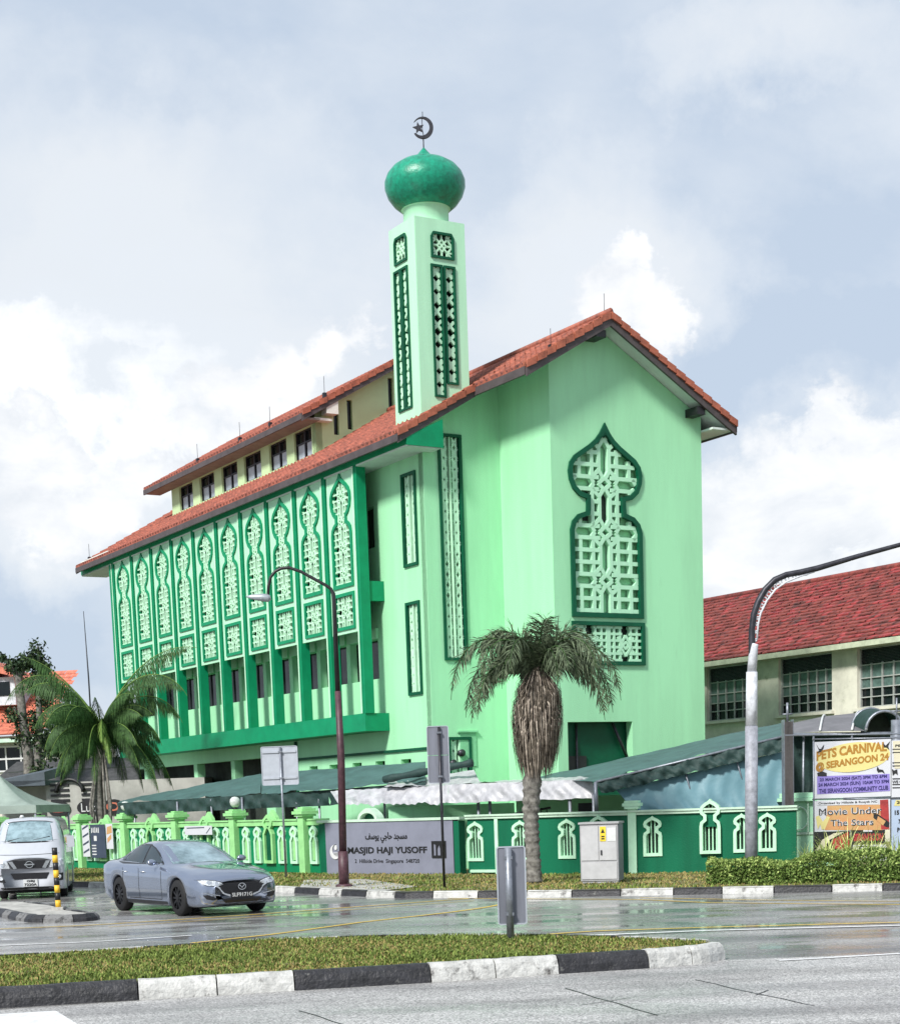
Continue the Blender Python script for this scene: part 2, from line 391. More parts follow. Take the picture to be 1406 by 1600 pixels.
def kerb(name, P, h, w, block, side, seq, drop=None, mats=None):
    D = path_len(P); s = 0; k = 0; mb = MB(); random.seed(len(P))
    while s < D[-1]-.05:
        e = min(s+block*seq[k % len(seq)], D[-1]); g = .012; nseg = max(1, int((e-s)/.4)+1)
        ring = []
        for i in range(nseg+1):
            q = s+g+(e-s-2*g)*i/nseg; (x, y), (dx, dy) = path_at(P, D, q); nx, ny = -dy*side, dx*side
            hh = h
            if drop and drop[0] < q < drop[1]: hh = max(.035, h-.1*min(1, (q-drop[0])/.6, (drop[1]-q)/.6))
            j = random.uniform(-.004, .004)
            ring.append([(x+nx*o, y+ny*o, z+(j if z > 0 else 0)) for o, z in ((-.03, -.01), (0, hh-.03), (.03, hh), (w, hh), (w, -.01))])
        for a, b in zip(ring, ring[1:]):
            for i in range(4): mb.add([a[i], b[i], b[i+1], a[i+1]], [(0, 1, 2, 3)], k % 2)
        for r_ in (ring[0], ring[-1]): mb.add(r_, [(0, 1, 2, 3, 4)], k % 2)
        s = e; k += 1
    return mb.build(name, mats or [KB, KW], kind='structure')
kerb('kerb', KERB, VZ+.012, .16, 1.02, 1, [1, 1.05, .95, 1, 1.1, .95], drop=None)
# dropped kerb apron in front of the lamp post
mb = MB()
ap = [(-3.15, 38.6), (-1.6, 36.45), (-1.5, 36.1), (-1.7, 36.0), (-3.35, 38.2), (-3.5, 38.8)]
ap2 = [(-3.4, 38.95), (-1.35, 36.2), (-.6, 37.4), (-2.0, 41.8), (-3.6, 42.6)]
t = geometry.tessellate_polygon([[Vector((x, y, 0)) for x, y in ap2]]); mb.add([(x, y, VZ+.016) for x, y in ap2], t)
mb.build('footpath', CONC, kind='structure')
# traffic island with the grass
ISL_F = [(-9.6, 16.55), (-7.2, 17.35), (-5.04, 17.95), (-3.5, 18.3), (-1.8, 18.65), (-.23, 19.0), (1.28, 19.45), (2.35, 19.72), (3.1, 20.08), (3.36, 20.4)]
ISL_B = [(3.3, 20.82), (2.89, 21.25), (2.2, 21.9), (1.0, 22.7), (-.9, 23.35), (-2.45, 23.45), (-3.9, 22.9), (-6.2, 22.2), (-9.8, 21.4)]
IZ = .22
sheet('island_soil', ISL_F+ISL_B, IZ-.03, SOIL)
def block_kerb(name, P, h, w, cuts, first, side=1, mats=None):
    D = path_len(P); mb = MB(); k = first; random.seed(4)
    for s, e in zip(cuts, cuts[1:]):
        sub = [s, (s+e)/2, e] if k % 2 and e-s > 1.2 else [s, e]
        for a0, b0 in zip(sub, sub[1:]):
            g = .008; nseg = max(2, int((b0-a0)/.12)); ring = []
            for i in range(nseg+1):
                q = a0+g+(b0-a0-2*g)*i/nseg; (x, y), (dx, dy) = path_at(P, D, q); nx, ny = -dy*side, dx*side; j = [random.uniform(-.006, .006) for _ in range(6)]
                ring.append([(x+nx*(o+j[c]), y+ny*(o+j[c]), z+(j[(c+2) % 5]*.6 if z > 0 else 0)) for c, (o, z) in enumerate(((-.09, -.01), (-.075, h*.45), (-.05, h-.05), (.0, h), (w, h), (w, -.01)))])
            for a, b in zip(ring, ring[1:]):
                for i in range(5): mb.add([a[i], b[i], b[i+1], a[i+1]], [(0, 1, 2, 3)], k % 2)
            for r_ in (ring[0], ring[-1]): mb.add(r_, [tuple(range(6))], k % 2)
        k += 1
    return mb.build(name, mats or [KB, KW], kind='structure')
D_ = path_len(ISL_F)
def sx_of(P, D, x):
    for i in range(len(P)-1):
        if P[i][0] <= x <= P[i+1][0]: return D[i]+(D[i+1]-D[i])*(x-P[i][0])/(P[i+1][0]-P[i][0])
    return D[-1]
cuts = [0, sx_of(ISL_F, D_, -6.6), sx_of(ISL_F, D_, -5.0)]
cuts = [0, sx_of(ISL_F, D_, -7.6)]+[sx_of(ISL_F, D_, x) for x in (-5.2, -3.45, -1.75, -.22, 1.28, 2.36)]+[D_[-1]]
block_kerb('island_kerb', ISL_F, IZ, .1, cuts, 0)
DB = path_len(ISL_B); block_kerb('island_kerb', ISL_B, IZ, .1, [i*1.4 for i in range(int(DB[-1]/1.4)+1)]+[DB[-1]], 1)
# small island of the bollard
SI = [(-11.2, 37.6), (-9.7, 35.3), (-8.5, 32.9), (-7.95, 31.95), (-7.2, 31.6), (-6.85, 31.75), (-6.8, 32.2), (-7.5, 33.4), (-8.2, 35.2), (-9.5, 37.4)]
mb = MB(); n = len(SI); ins = inset(SI, .16)
mb.plate(SI, [ins], lambda s, t, d: (s, t, d), -.01, .20); mb.f = mb.f
block_kerb('island_kerb', SI, .14, .12, [i*.62 for i in range(int(path_len(SI)[-1]/.62)+1)], 0, mats=[KB, mat('worn_kerb', (.20, .20, .20), .7, .2, 6, .8, 25, stain=((.03, .03, .03), 6, .48))])
sheet('island_paving', ins, .13, CONC)

# painted lines
def line_strip(mb, P, w, z, mi=0, dash=None):
    D = path_len(P); s = 0; step = .5
    while s < D[-1]-.01:
        if dash and (s % (dash[0]+dash[1])) >= dash[0]-1e-6: s += .25; continue
        e = min(s+(step if not dash else .25), D[-1])
        (x0, y0), d0 = path_at(P, D, s); (x1, y1), d1 = path_at(P, D, e)
        mb.add([(x0-d0[1]*w/2, y0+d0[0]*w/2, z), (x0+d0[1]*w/2, y0-d0[0]*w/2, z), (x1+d1[1]*w/2, y1-d1[0]*w/2, z), (x1-d1[1]*w/2, y1+d1[0]*w/2, z)], [(0, 1, 2, 3)], mi); s = e
mb = MB()
def px(*l): return [tuple(gpt(u, v)[:2]) for u, v in l]
line_strip(mb, px((0, 1452), (145, 1446), (300, 1436), (430, 1427), (600, 1414), (740, 1404)), .11, .008)
line_strip(mb, px((170, 1449), (300, 1440), (430, 1431), (600, 1418), (740, 1408)), .06, .0085)
line_strip(mb, px((300, 1474), (430, 1460), (560, 1442), (703, 1426), (760, 1418), (820, 1406)), .12, .008)
line_strip(mb, px((840, 1462), (920, 1456), (1100, 1450), (1406, 1442)), .12, .012)
line_strip(mb, px((700, 1404), (1000, 1406), (1110, 1411), (1406, 1414)), .10, .008)
line_strip(mb, px((1000, 1403), (1200, 1407), (1406, 1409)), .08, .0085)
mb.build('yellow_line', YEL, kind='structure')
mb = MB()
line_strip(mb, px((0, 1478), (150, 1472), (300, 1462)), .10, .0085)
line_strip(mb, px((840, 1466), (1100, 1455), (1406, 1447)), .14, .0125)
line_strip(mb, px((1215, 1502), (1290, 1498), (1406, 1491)), .12, .012)
p = [gpt(u, v) for u, v in ((0, 1586), (88, 1581), (125, 1604), (0, 1620))]
mb.add([(q.x, q.y, .012) for q in p], [(0, 1, 2, 3)])
mb.build('white_line', WLINE, kind='structure')
# cracks and patches in the near concrete slabs
mb = MB()
for (a, b) in (((880, 1545), (1030, 1588)), ((1085, 1532), (1268, 1572)), ((470, 1580), (560, 1610))):
    p0 = gpt(*a); p1 = gpt(*b); P = []
    random.seed(a[0])
    for i in range(13):
        t = i/12; q = p0.lerp(p1, t); P.append((q.x+random.uniform(-.02, .02), q.y+random.uniform(-.03, .03)))
    line_strip(mb, P, .018, .0095)
for (a, b) in (((1010, 1588), (1042, 1584)), ((985, 1560), (905, 1572)), ((1180, 1556), (1200, 1548))):
    line_strip(mb, px(a, b), .014, .0095)
mb.build('road_joint', BLACK, kind='structure')
# ------------------------------------------------------------------ mosque (local axes: x along the gable, y along the long side, z up)
O_ = Vector((-.2108, 50., 0)); CT, ST = math.cos(TH), math.sin(TH)
def LW(x, y, z): return Vector((O_.x+x*CT-y*ST, O_.y+x*ST+y*CT, z))
mosque = thing('mosque', 'mint green mosque with onion-domed minaret, terracotta roofs and pierced screens', 'mosque', O_, TH)
def build(mb, name, m, parent=mosque, **k): return mb.build(name, m, parent, **k)
PA = lambda y0: (lambda s, t, d: (s, y0-d, t))        # wall facing -y (gable side)
PB = lambda x0: (lambda s, t, d: (x0-d, s, t))        # wall facing -x (long side)
SL, E0, ZE, RB = .564, -1.15, 12.42, 4.42
ZR = ZE+SL*(RB-E0)
def zl(x): return ZE+SL*(x-E0)                        # left slope
def zr(x): return ZR-.57*(x-RB)
GY = -2.65; K0 = 2.67; K1 = 8.2
def arch_big():
    h = [(1.3, 0), (1.3, 2.62), (1.22, 2.88), (1.02, 3.08), (.72, 3.18), (.70, 3.56), (.95, 3.62), (1.18, 3.82), (1.30, 4.1), (1.33, 4.36), (1.27, 4.62), (1.1, 4.83), (.84, 5.0), (.56, 5.18), (.34, 5.36), (.18, 5.55), (.07, 5.74), (0, 5.86)]
    return h
ARB = mirror_half(arch_big())                          # starts bottom right
# main walls
mb = MB()
big_o = xf(ARB, 4.58, 6.98+.22, .97, .985); low_o = [(3.25, 5.83), (5.90, 5.83), (5.90, 7.08), (3.25, 7.08)]
big_o = xf(ARB, 4.57, 7.2, 1.0, .945)
hole_b = inset(big_o, .03); hole_l = inset(low_o, .03); door = [(3.03, .1), (5.40, .1), (5.40, 4.18), (3.03, 4.18)]
outer = [(K0, 0), (K1, 0), (K1, zr(K1)-.22), (RB, ZR-.22), (K0, zl(K0)-.22)]
mb.plate(outer, [hole_b, hole_l, door], PA(GY), -.3, 0)
mb.box(K0, K0+.3, GY+.3, 0, 0, zl(K0)-.25)              # return wall at the left of the projecting block
mb.box(K1-.3, K1, GY+.3, 24, 0, zr(K1)-.25)             # far side
# wall A=0 between the corner and the block, tall slot openings
tall = [(.50, 6.15), (1.31, 6.15), (1.31, 12.66), (.50, 12.66)]; tall2 = [(.50, 2.4), (1.32, 2.4), (1.32, 3.9), (.50, 3.9)]
sq = [(.92, 3.0), (1.5, 3.0), (1.5, 4.04), (.92, 4.04)]
mb.plate([(0, 0), (K0, 0), (K0, zl(K0)-.25), (0, zl(0)-.25)], [inset(tall, .02), inset(tall2, .02)], PA(0), -.28, 0)
# long wall at x=0
slit = [[(.44, 8.97), (1.28, 8.97), (1.28, 11.66), (.44, 11.66)], [(.46, 5.2), (1.28, 5.2), (1.28, 7.94), (.46, 7.94)]]
wins = [[(3.14+2.13*i, 5.86), (5.02+2.13*i, 5.86), (5.02+2.13*i, 7.07), (3.14+2.13*i, 7.07)] for i in range(10)]
wins2 = [[(3.10+2.13*i, 9.84), (3.90+2.13*i, 9.84), (3.90+2.13*i, 11.06), (3.10+2.13*i, 11.06)] for i in range(3)]
vents = [[(a, 3.05), (a+.62, 3.05), (a+.62, 3.32), (a, 3.32)] for a in (1.35, 3.0, 4.55, 6.2, 7.7)]
mb.plate([(.02, 0), (9.2, 0), (9.2, 3.75), (24.4, 3.75), (24.4, 12.3), (.02, 12.3)], [inset(s, .02) for s in slit]+wins+wins2+vents, PB(0), -.28, 0)
mb.plate([(.3, 3.75), (8.0, 3.75), (8.0, 13), (4.4, 15.2), (.3, 12.9)], [], lambda s, t, d: (s, 24.4-d, t), 0, .3)   # far end wall
wall = build(mb, 'wall', MINT)
# inner darkness
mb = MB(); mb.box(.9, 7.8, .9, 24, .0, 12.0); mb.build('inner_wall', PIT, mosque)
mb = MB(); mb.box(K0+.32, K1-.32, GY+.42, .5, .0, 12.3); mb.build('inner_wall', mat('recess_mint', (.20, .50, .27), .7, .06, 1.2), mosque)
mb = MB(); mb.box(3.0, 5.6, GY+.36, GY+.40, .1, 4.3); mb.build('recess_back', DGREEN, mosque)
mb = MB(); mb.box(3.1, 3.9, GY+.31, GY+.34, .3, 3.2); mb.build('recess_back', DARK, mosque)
mb = MB(); mb.tube([(3.55, GY+.3, .1), (3.55, GY+.3, 4.15)], .035); mb.tube([(4.85, GY+.25, 4.15), (5.38, GY+.25, 3.1)], .045)
mb.build('pipe', METAL, mosque)
mb = MB(); mb.plate([(.93, 3.02), (1.5, 3.02), (1.5, 4.03), (.93, 4.03)], [], PA(0), 0, .03); mb.box(.85, 1.55, -.09, 0, 4.03, 4.08)
mb.build('panel', mat('panel_mint', (.22, .55, .31), .6, .08), mosque)
mb = MB()
for x, z in ((.92, 3.42), (.62, 3.12)):
    mb.tube([(x, 0, z), (x, -.16, z)], [.09, .11], 14)
mb.build('wall_lamp', METAL, mosque)
# gable lattices
def lattice_pattern(cx, zh0, z0, z1, kx=1., kz=1.):
    s = []; k0 = -6
    for k in range(k0, 7):
        zh = zh0+1.38*kz*k
        if zh+1.3*kz < z0 or zh-.2*kz > z1: continue
        P = lambda x, z: (cx+x*kx, zh+z*kz)
        for sg in (-1, 1):
            for dz in (.17, .517, .863, 1.21): s.append((P(sg*.20, dz), P(sg*1.45, dz)))
            for x in (.45, .90): s.append((P(sg*x, .17), P(sg*x, 1.21)))
            s += [(P(sg*.19, .36), P(sg*.19, 1.02)), (P(sg*.19, .36), P(0, .10)), (P(sg*.19, 1.02), P(0, 1.28)), (P(sg*.19, 1.0), P(sg*.45, 1.21)), (P(sg*.19, .38), P(sg*.45, .17)),
                  (P(0, .17), P(sg*.22, 0)), (P(0, -.17), P(sg*.22, 0)),
                  (P(sg*.38, 0), P(sg*.50, .17)), (P(sg*.38, 0), P(sg*.50, -.17)), (P(sg*1.16, 0), P(sg*1.02, .17)), (P(sg*1.16, 0), P(sg*1.02, -.17))]
    return s
frame_b = MB(); frame_b.ring(big_o, .135, PA(GY), -.06, .07); frame_b.build('panel_frame', DGREEN, mosque)
frame_l = MB(); frame_l.ring(low_o, .11, PA(GY), -.06, .07); frame_l.build('panel_frame', DGREEN, mosque)
lat = MB(); bars(lat, inset(big_o, .14), lattice_pattern(4.57, 9.65, 7.2, 12.8), .115, PA(GY), -.17, -.02)
lat.build('lattice', MINTL, mosque)
lat = MB(); s = []
for c in (3.92, 5.22):
    for xo in (-.62, -.42, -.2, .2, .42, .62): s.append(((c+xo, 5.9), (c+xo, 7.0)))
    for i in range(6): s.append(((c-.64, 5.98+i*.19), (c-.13, 5.98+i*.19))); s.append(((c+.13, 5.98+i*.19), (c+.64, 5.98+i*.19)))
    for sg in (-1, 1): s += [((c, 6.1), (c+sg*.2, 6.4)), ((c+sg*.2, 6.4), (c, 6.7)), ((c, 6.3), (c+sg*.3, 6.65)), ((c, 6.52), (c+sg*.3, 6.2))]
bars(lat, inset(low_o, .11), s, .075, PA(GY), -.16, -.01); lat.box(4.5, 4.66, GY+.0, GY+.16, 5.9, 7.02)
lat.build('lattice', MINTL, mosque)
mb = MB(); mb.plate(inset(big_o, .05), [], PA(GY), -.30, -.225); mb.build('panel_back', MINT, mosque)
mb = MB(); mb.plate([(3.9, 9.98), (5.24, 9.98), (5.24, 10.95), (3.9, 10.95)], [], PA(GY), -.24, -.19); mb.build('opening', DARK, mosque); mb = MB(); mb.plate(inset(low_o, .06), [], PA(GY), -.3, -.2)
mb.build('opening', DARK, mosque)
# slot panels made of two pierced strips
def slot(x0, x1, z0, z1, fn, parent, name='slot_window', bar=True, dk=None, pitch=.30):
    fr = MB(); o = [(x0, z0), (x1, z0), (x1, z1), (x0, z1)]; fr.ring(o, .085, fn, -.16, .06); f = fr.build(name, DGREEN, parent)
    bk = MB(); bk.plate(inset(o, .02), [], fn, -.22, -.17); bk.build('opening', DARK, f)
    w = (x1-x0-.17)*.27; k = 0
    for a in (x0+.085+.05, x1-.085-.05-w):
        lt = MB()
        z = z0+.08
        n = max(1, round((z1-z0-.16)/pitch)); p = (z1-z0-.16)/n
        poly = [(a, z0+.075), (a+w, z0+.075), (a+w, z1-.075), (a, z1-.075)]; s = []
        for i in range(n):
            zz = z+i*p
            s += [((a, zz), (a+w, zz+p)), ((a, zz+p), (a+w, zz))] if (i//5) % 3 == 1 else []
        bars(lt, poly, s, .055, fn, -.14, -.03); bars(lt, poly, [q_ for i in range(n) if (i//5) % 3 != 1 for q_ in (((a, z+i*p+p), (a+w, z+i*p)), ((a, z+i*p), (a+w, z+i*p+p)))], .09, fn, -.14, -.03); 
        bars(lt, poly, [((a+.014, z0), (a+.014, z1)), ((a+w-.014, z0), (a+w-.014, z1))], .028, fn, -.14, -.02)
        lt.build('lattice', MINTW, f)
    if bar:
        lt = MB(); c = (x0+x1)/2; lt.plate([(c-.02, z0+.08), (c+.02, z0+.08), (c+.02, z1-.08), (c-.02, z1-.08)], [], fn, -.15, .02)
        lt.build('mullion', MINTW, f)
    return f
slot(.50, 1.31, 6.15, 12.66, PA(0), mosque); slot(.50, 1.32, 2.4, 3.9, PA(0), mosque)
for q in slit: slot(q[0][0], q[1][0], q[0][1], q[2][1], PB(0), mosque, pitch=.27)
# ----- screen on the long side
BX = -.80; S0 = 2.62; PITCH = 2.13
def arch_small():
    return [(.67, 0), (.67, 1.68), (.63, 1.86), (.52, 1.98), (.38, 2.06), (.38, 2.2), (.52, 2.3), (.64, 2.48), (.69, 2.70), (.67, 2.9), (.58, 3.06), (.42, 3.2), (.26, 3.3), (.12, 3.4), (0, 3.56)]
cxs = PITCH/2+.02
pn_o = [(.14, 7.27), (PITCH-.12, 7.27), (PITCH-.12, 12.12), (.14, 12.12)]
ao = xf(mirror_half(arch_small()), cxs, 8.66, 1, .965); lo = [(cxs-.67, 7.38), (cxs+.67, 7.38), (cxs+.67, 8.5), (cxs-.67, 8.5)]
ZF = lambda s, t, d: (-d, s, t)
pmb = MB(); pmb.plate(pn_o, [inset(ao, .03), inset(lo, .03)], ZF, -.10, 0)
p0 = pmb.build('screen_panel', MINTL, mosque); p0.location = (BX, S0, 0)
fmb = MB(); fmb.ring(ao, .115, ZF, -.10, .045); fmb.build('panel_frame', GREEN, p0); fmb = MB(); fmb.ring(lo, .10, ZF, -.10, .045); f0 = fmb.build('panel_frame', GREEN, p0)
lmb = MB(); s = []
bars(lmb, inset(ao, .10), lattice_pattern(cxs, 9.86, 8.6, 12.2, .53, .56), .046, ZF, -.09, -.01)
lmb.build('lattice', MINTW, p0); lmb = MB(); bars(lmb, inset(lo, .08), lattice_pattern(cxs, 7.94, 7.3, 8.6, .53, .56), .046, ZF, -.09, -.01)
l0 = lmb.build('lattice', MINTW, p0)
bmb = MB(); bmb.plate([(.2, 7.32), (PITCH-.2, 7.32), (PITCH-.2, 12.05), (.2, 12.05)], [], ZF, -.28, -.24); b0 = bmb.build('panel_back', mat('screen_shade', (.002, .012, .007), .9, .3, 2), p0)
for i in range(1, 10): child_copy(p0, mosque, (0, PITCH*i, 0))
fin = MB(); fin.box(BX-.05, BX+.27, -.06, .13, 4.77, 12.34); fin.box(BX-.07, BX-.052, .035, .085, 4.78, 12.13)
fin.box(BX-.03, BX+.12, .16, .23, 4.77, 7.26)
f0 = fin.build('fin', GREEN, mosque); f0.location = (0, S0, 0)
tr = MB(); tr.box(BX-.055, BX+.02, .145, .215, 4.775, 12.1); tr.build('trim', MINTW, f0)
for i in range(1, 11): child_copy(f0, mosque, (0, PITCH*i, 0))
mb = MB(); mb.box(BX-.05, -.003, S0-.02, 24.4, 4.23, 4.77); mb.box(BX+.0, -.004, S0-.01, S0+.22, 8.16, 8.75); mb.box(BX-.04, BX+.2, S0-.03, S0+.2, 4.78, 12.12); mb.box(BX-.045, BX+.15, 24.2, 24.38, 4.78, 12.12)
mb.build('ledge', GREEN, mosque)
mb = MB(); mb.box(BX-.06, BX+.06, -.55, 27.8, 12.14, 12.38); mb.plate([(-.86, 12.12), (.36, 12.12), (.36, 12.92), (-.86, 12.35)], [], PA(-.55), 0, .04)
mb.build('eave_beam', GREEN, mosque)
mb = MB(); mb.box(BX-.04, .28, -.54, 27.8, 12.09, 12.14); mb.box(BX-.04, .28, 24.4, 27.8, 12.10, 12.7); mb.build('soffit', SOFFIT, mosque)
for q in wins+wins2:
    mb = MB(); mb.plate([(q[0][0]-.01, q[0][1]-.01), (q[1][0]+.01, q[1][1]-.01), (q[2][0]+.01, q[2][1]+.01), (q[3][0]-.01, q[3][1]+.01)], [], PB(0), -.26, -.24)
    c = (q[0][0]+q[1][0])/2; mb.plate([(c-.02, q[0][1]), (c+.02, q[0][1]), (c+.02, q[2][1]), (c-.02, q[2][1])], [], PB(0), -.23, -.2, 1); mb.build('window', [GLASS, METAL], mosque)
for q in wins: mb = MB(); mb.plate([(q[0][0]-.05, 7.07), (q[1][0]+.05, 7.07), (q[1][0]+.05, 7.4), (q[0][0]-.05, 7.4)], [], PB(0), .0, .08); mb.build('blind_box', MINT, mosque)
# ground floor under the screen
mb = MB(); mb.box(-.06, .0, .3, 9.2, 3.55, 3.63); mb.box(-.09, -.03, 9.15, 9.25, 0, 4.2); mb.build('rail', DGREEN, mosque)
for a in (11.2, 14.6, 18.2, 23.6): mb = MB(); mb.box(.02, .35, a, a+(.75 if a < 12 else .35), 0, 3.74); mb.build('column', MINT, mosque)
mb = MB(); mb.box(-.05, .0, 10.35, 10.9, 3.1, 3.85); mb.build('wall_sign', BLACK, mosque)
mb = MB(); mb.plate([(10.45, 3.2), (10.75, 3.25), (10.8, 3.6), (10.62, 3.72), (10.5, 3.6), (10.6, 3.5), (10.48, 3.4)], [], PB(-.05), 0, .02); mb.build('emblem', WHITE, mosque)
mb = MB(); mb.box(.05, .5, 24.6, 24.7, 3.3, 3.75); mb.build('downpipe', METAL, mosque)
# ----- roof
def tiles(mb, x0, x1, y0, y1, zf, per=.27, amp=.065, row=.36, mi=0):
    """corrugated tile courses; the slope runs along x, courses step up"""
    ny = max(4, int((y1-y0)/per*6)); nr = max(1, int(abs(x1-x0)/row)); o = len(mb.v); lines = []
    for r_ in range(nr):
        xa = x0+(x1-x0)*r_/nr; xb = x0+(x1-x0)*(r_+1)/nr
        lines.append((xa, .045)); lines.append((xb, .005))
    for x, up in lines:
        for k in range(ny+1):
            y = y0+(y1-y0)*k/ny; c = math.cos(2*math.pi*(y-y0)/per)
            mb.v.append((x, y, zf(x)+up+amp*(c if c > 0 else c*.5)))
    w = ny+1
    for i in range(len(lines)-1):
        for k in range(ny): mb.f.append([o+i*w+k, o+i*w+k+1, o+(i+1)*w+k+1, o+(i+1)*w+k]); mb.m.append(mi); mb.sm.append(i % 2 == 0)
    # tile butts along the eave
    o2 = len(mb.v)
    for k in range(ny+1):
        y = y0+(y1-y0)*k/ny; mb.v.append((x0, y, zf(x0)-.03))
    for k in range(ny): mb.f.append([o+k, o+k+1, o2+k+1, o2+k]); mb.m.append(mi); mb.sm.append(False)
def verge(mb, xa, xb, y, zf, n=None):
    """row of box-like rake tiles seen from the gable side"""
    L_ = abs(xb-xa)*1.15; n = n or max(1, int(L_/.36)); random.seed(int(abs(xa*10)))
    for i in range(n):
        a = xa+(xb-xa)*i/n; b = xa+(xb-xa)*(i+1)/n-(.015 if xb > xa else -.015); lift = .02 if i % 2 else .0
        za, zb = zf(a)+.07+.03, zf(b)+.07-.01
        j = random.uniform(-.012, .012)
        vs = []
        for (x, z) in ((a, za), (b, zb)):
            for yy in (y-.055+j, y+.2):
                for h in (-.17, .02): vs.append((x, yy, z+h))
        mb.add(vs, [(0, 1, 3, 2), (4, 6, 7, 5), (0, 4, 5, 1), (2, 3, 7, 6), (1, 5, 7, 3), (0, 2, 6, 4)], 0)
mb = MB()
tiles(mb, E0, RB, -.55, 27.6, zl)
tiles(mb, 1.5, RB, -3.25, -.55, zl)
tiles(mb, 9.05, RB, -3.25, 27.6, zr, row=.5)
mb.tube([(RB, -3.3, ZR+.09), (RB, 27.6, ZR+.09)], .10, 8)
roof = mb.build('roof', TILE, mosque)
for v_ in ((E0, 1.48, -.6, zl), (1.5, RB, -3.3, zl), (9.05, RB, -3.3, zr)): mb = MB(); verge(mb, *v_); mb.build('verge_tiles', TILEV, roof)
mb = MB()
def rake(mb, xa, xb, y0, y1, zf, h0, h1, mi=0):
    vs = [(x, y, zf(x)+h) for x in (xa, xb) for y in (y0, y1) for h in (h0, h1)]
    mb.add(vs, [(0, 1, 3, 2), (4, 6, 7, 5), (0, 4, 5, 1), (2, 3, 7, 6), (0, 2, 6, 4), (1, 5, 7, 3)], mi)
rake(mb, E0, 1.5, -.6, -.55, zl, -.27, .01); rake(mb, 1.5, RB, -3.3, -3.22, zl, -.3, .01); rake(mb, RB, 9.05, -3.3, -3.22, zr, -.3, .01)
mb.box(E0-.02, E0+.06, -.6, 27.6, ZE-.22, ZE-.02); mb.box(1.46, 1.53, -3.225, -.6, zl(1.5)-.25, zl(1.5)-.03); mb.box(9.0, 9.06, -3.3, 27.6, zr(9.05)-.22, zr(9.05)-.02)
rake(mb, E0, 1.5, 27.5, 27.6, zl, -.27, .01)
mb.build('fascia', FASCIA, roof)
mb = MB(); rake(mb, E0, RB, -.55, 27.5, zl, -.16, -.06); rake(mb, 1.5, RB, -3.22, -.55, zl, -.2, -.06); rake(mb, RB, 9.0, -3.22, 27.5, zr, -.2, -.06)
mb.box(8.2, 9.0, -3.2, 26, zr(9.0)-.2, zr(9.0)-.14); mb.build('soffit', SOFFIT, roof)
mb = MB(); mb.box(3.95, 4.3, -3.22, -2.65, ZR-.62, ZR-.42); mb.build('purlin', BLACK, roof); mb = MB(); mb.box(7.6, 7.9, -3.22, -2.65, zr(7.9)-.45, zr(7.9)-.22); mb.build('purlin', BLACK, roof)
mb = MB(); mb.box(8.2, 8.6, -.5, 2, 10.6, 10.7); rake(mb, 8.2, 8.75, -1, 2, lambda x: 11.3-.5*(x-8.2), -.05, .05); mb.box(8.2, 8.5, -.8, -.6, 10.2, 11.1); mb.build('side_roof', TILEV, mosque)
# lightning rods
for (x, y, z, h) in ((RB, -3.0, ZR+.1, .55), (E0+.5, 27.2, zl(E0+.5)+.08, .6), (2.6, -2.9, zl(2.6)+.05, .5), (.9, 18.6, 15.36, .6), (.9, 14.6, 15.36, .6), (.9, 12.0, 15.36, .6), (1.7, 9.3, 15.85, .6)):
    mb = MB(); mb.tube([(x, y, z-.1), (x, y, z+h)], .009, 5); mb.box(x-.06, x+.06, y-.06, y+.06, z-.1, z+.06); mb.build('lightning_rod', METAL, mosque)
# ----- clerestory block
CB = 1.5; C0, C1 = 10.0, 22.9
def zc(x): return 15.18+.55*(x-.8)
cw = [[(a0, 14.03), (a1, 14.03), (a1, 14.97), (a0, 14.97)] for a0, a1 in ((20.68, 22.08), (18.5, 19.95), (16.3, 17.78), (14.18, 15.68), (12.02, 13.46), (9.96+.05, 11.35))]
mb = MB(); mb.plate([(C0-.3, 13.2), (C1, 13.2), (C1, 15.45), (C0-.3, 15.45)], cw[:5]+[[(10.02, 14.0), (11.4, 14.0), (11.4, 14.97), (10.02, 14.97)]], PB(CB), -.25, 0)
mb.box(CB+.1, 8, C1-.25, C1, 13.2, 15.6)
sl = [[(2.22, 14.66), (2.42, 14.66), (2.42, 15.52), (2.22, 15.52)], [(2.76, 14.88), (2.96, 14.88), (2.96, 15.86), (2.76, 15.86)], [(4.42, 15.75), (4.62, 15.75), (4.62, 16.75), (4.42, 16.75)]]
mb.plate([(CB, 13.2), (7.5, 13.2), (7.5, zc(CB)+.6), (5.0, zc(5.0)-.15), (CB, zc(CB)-.15)], sl, PA(C0-.3), -.25, 0)
mb.build('upper_wall', YMINT, mosque)
for a0, a1, z0 in [(q[0][0], q[1][0], q[0][1]) for q in cw[:5]]+[(10.02, 11.4, 14.0)]:
    z1 = 14.97; m_ = (a0+a1)/2; w = MB()
    w.ring([(a0, z0), (a1, z0), (a1, z1), (a0, z1)], .05, PB(CB), -.14, -.08); w.plate([(m_-.035, z0), (m_+.035, z0), (m_+.035, z1), (m_-.035, z1)], [], PB(CB), -.14, -.079)
    w.plate([(a0, z0+.52), (a1, z0+.52), (a1, z0+.57), (a0, z0+.57)], [], PB(CB), -.14, -.081)
    w = w.build('window', METAL, mosque)
    g = MB(); g.plate([(a0, z0), (a1, z0), (a1, z1), (a0, z1)], [], PB(CB), -.2, -.15); g.build('pane', GLASS, w)
    g = MB()
    for b0, b1 in ((a0+.1, m_-.1), (m_+.1, a1-.1)): g.plate([(b0, z0+.06), (b1, z0+.06), (b1, z0+.52), (b0, z0+.52)], [], PB(CB), -.145, -.12)
    g.build('shutter', SHUT, w)
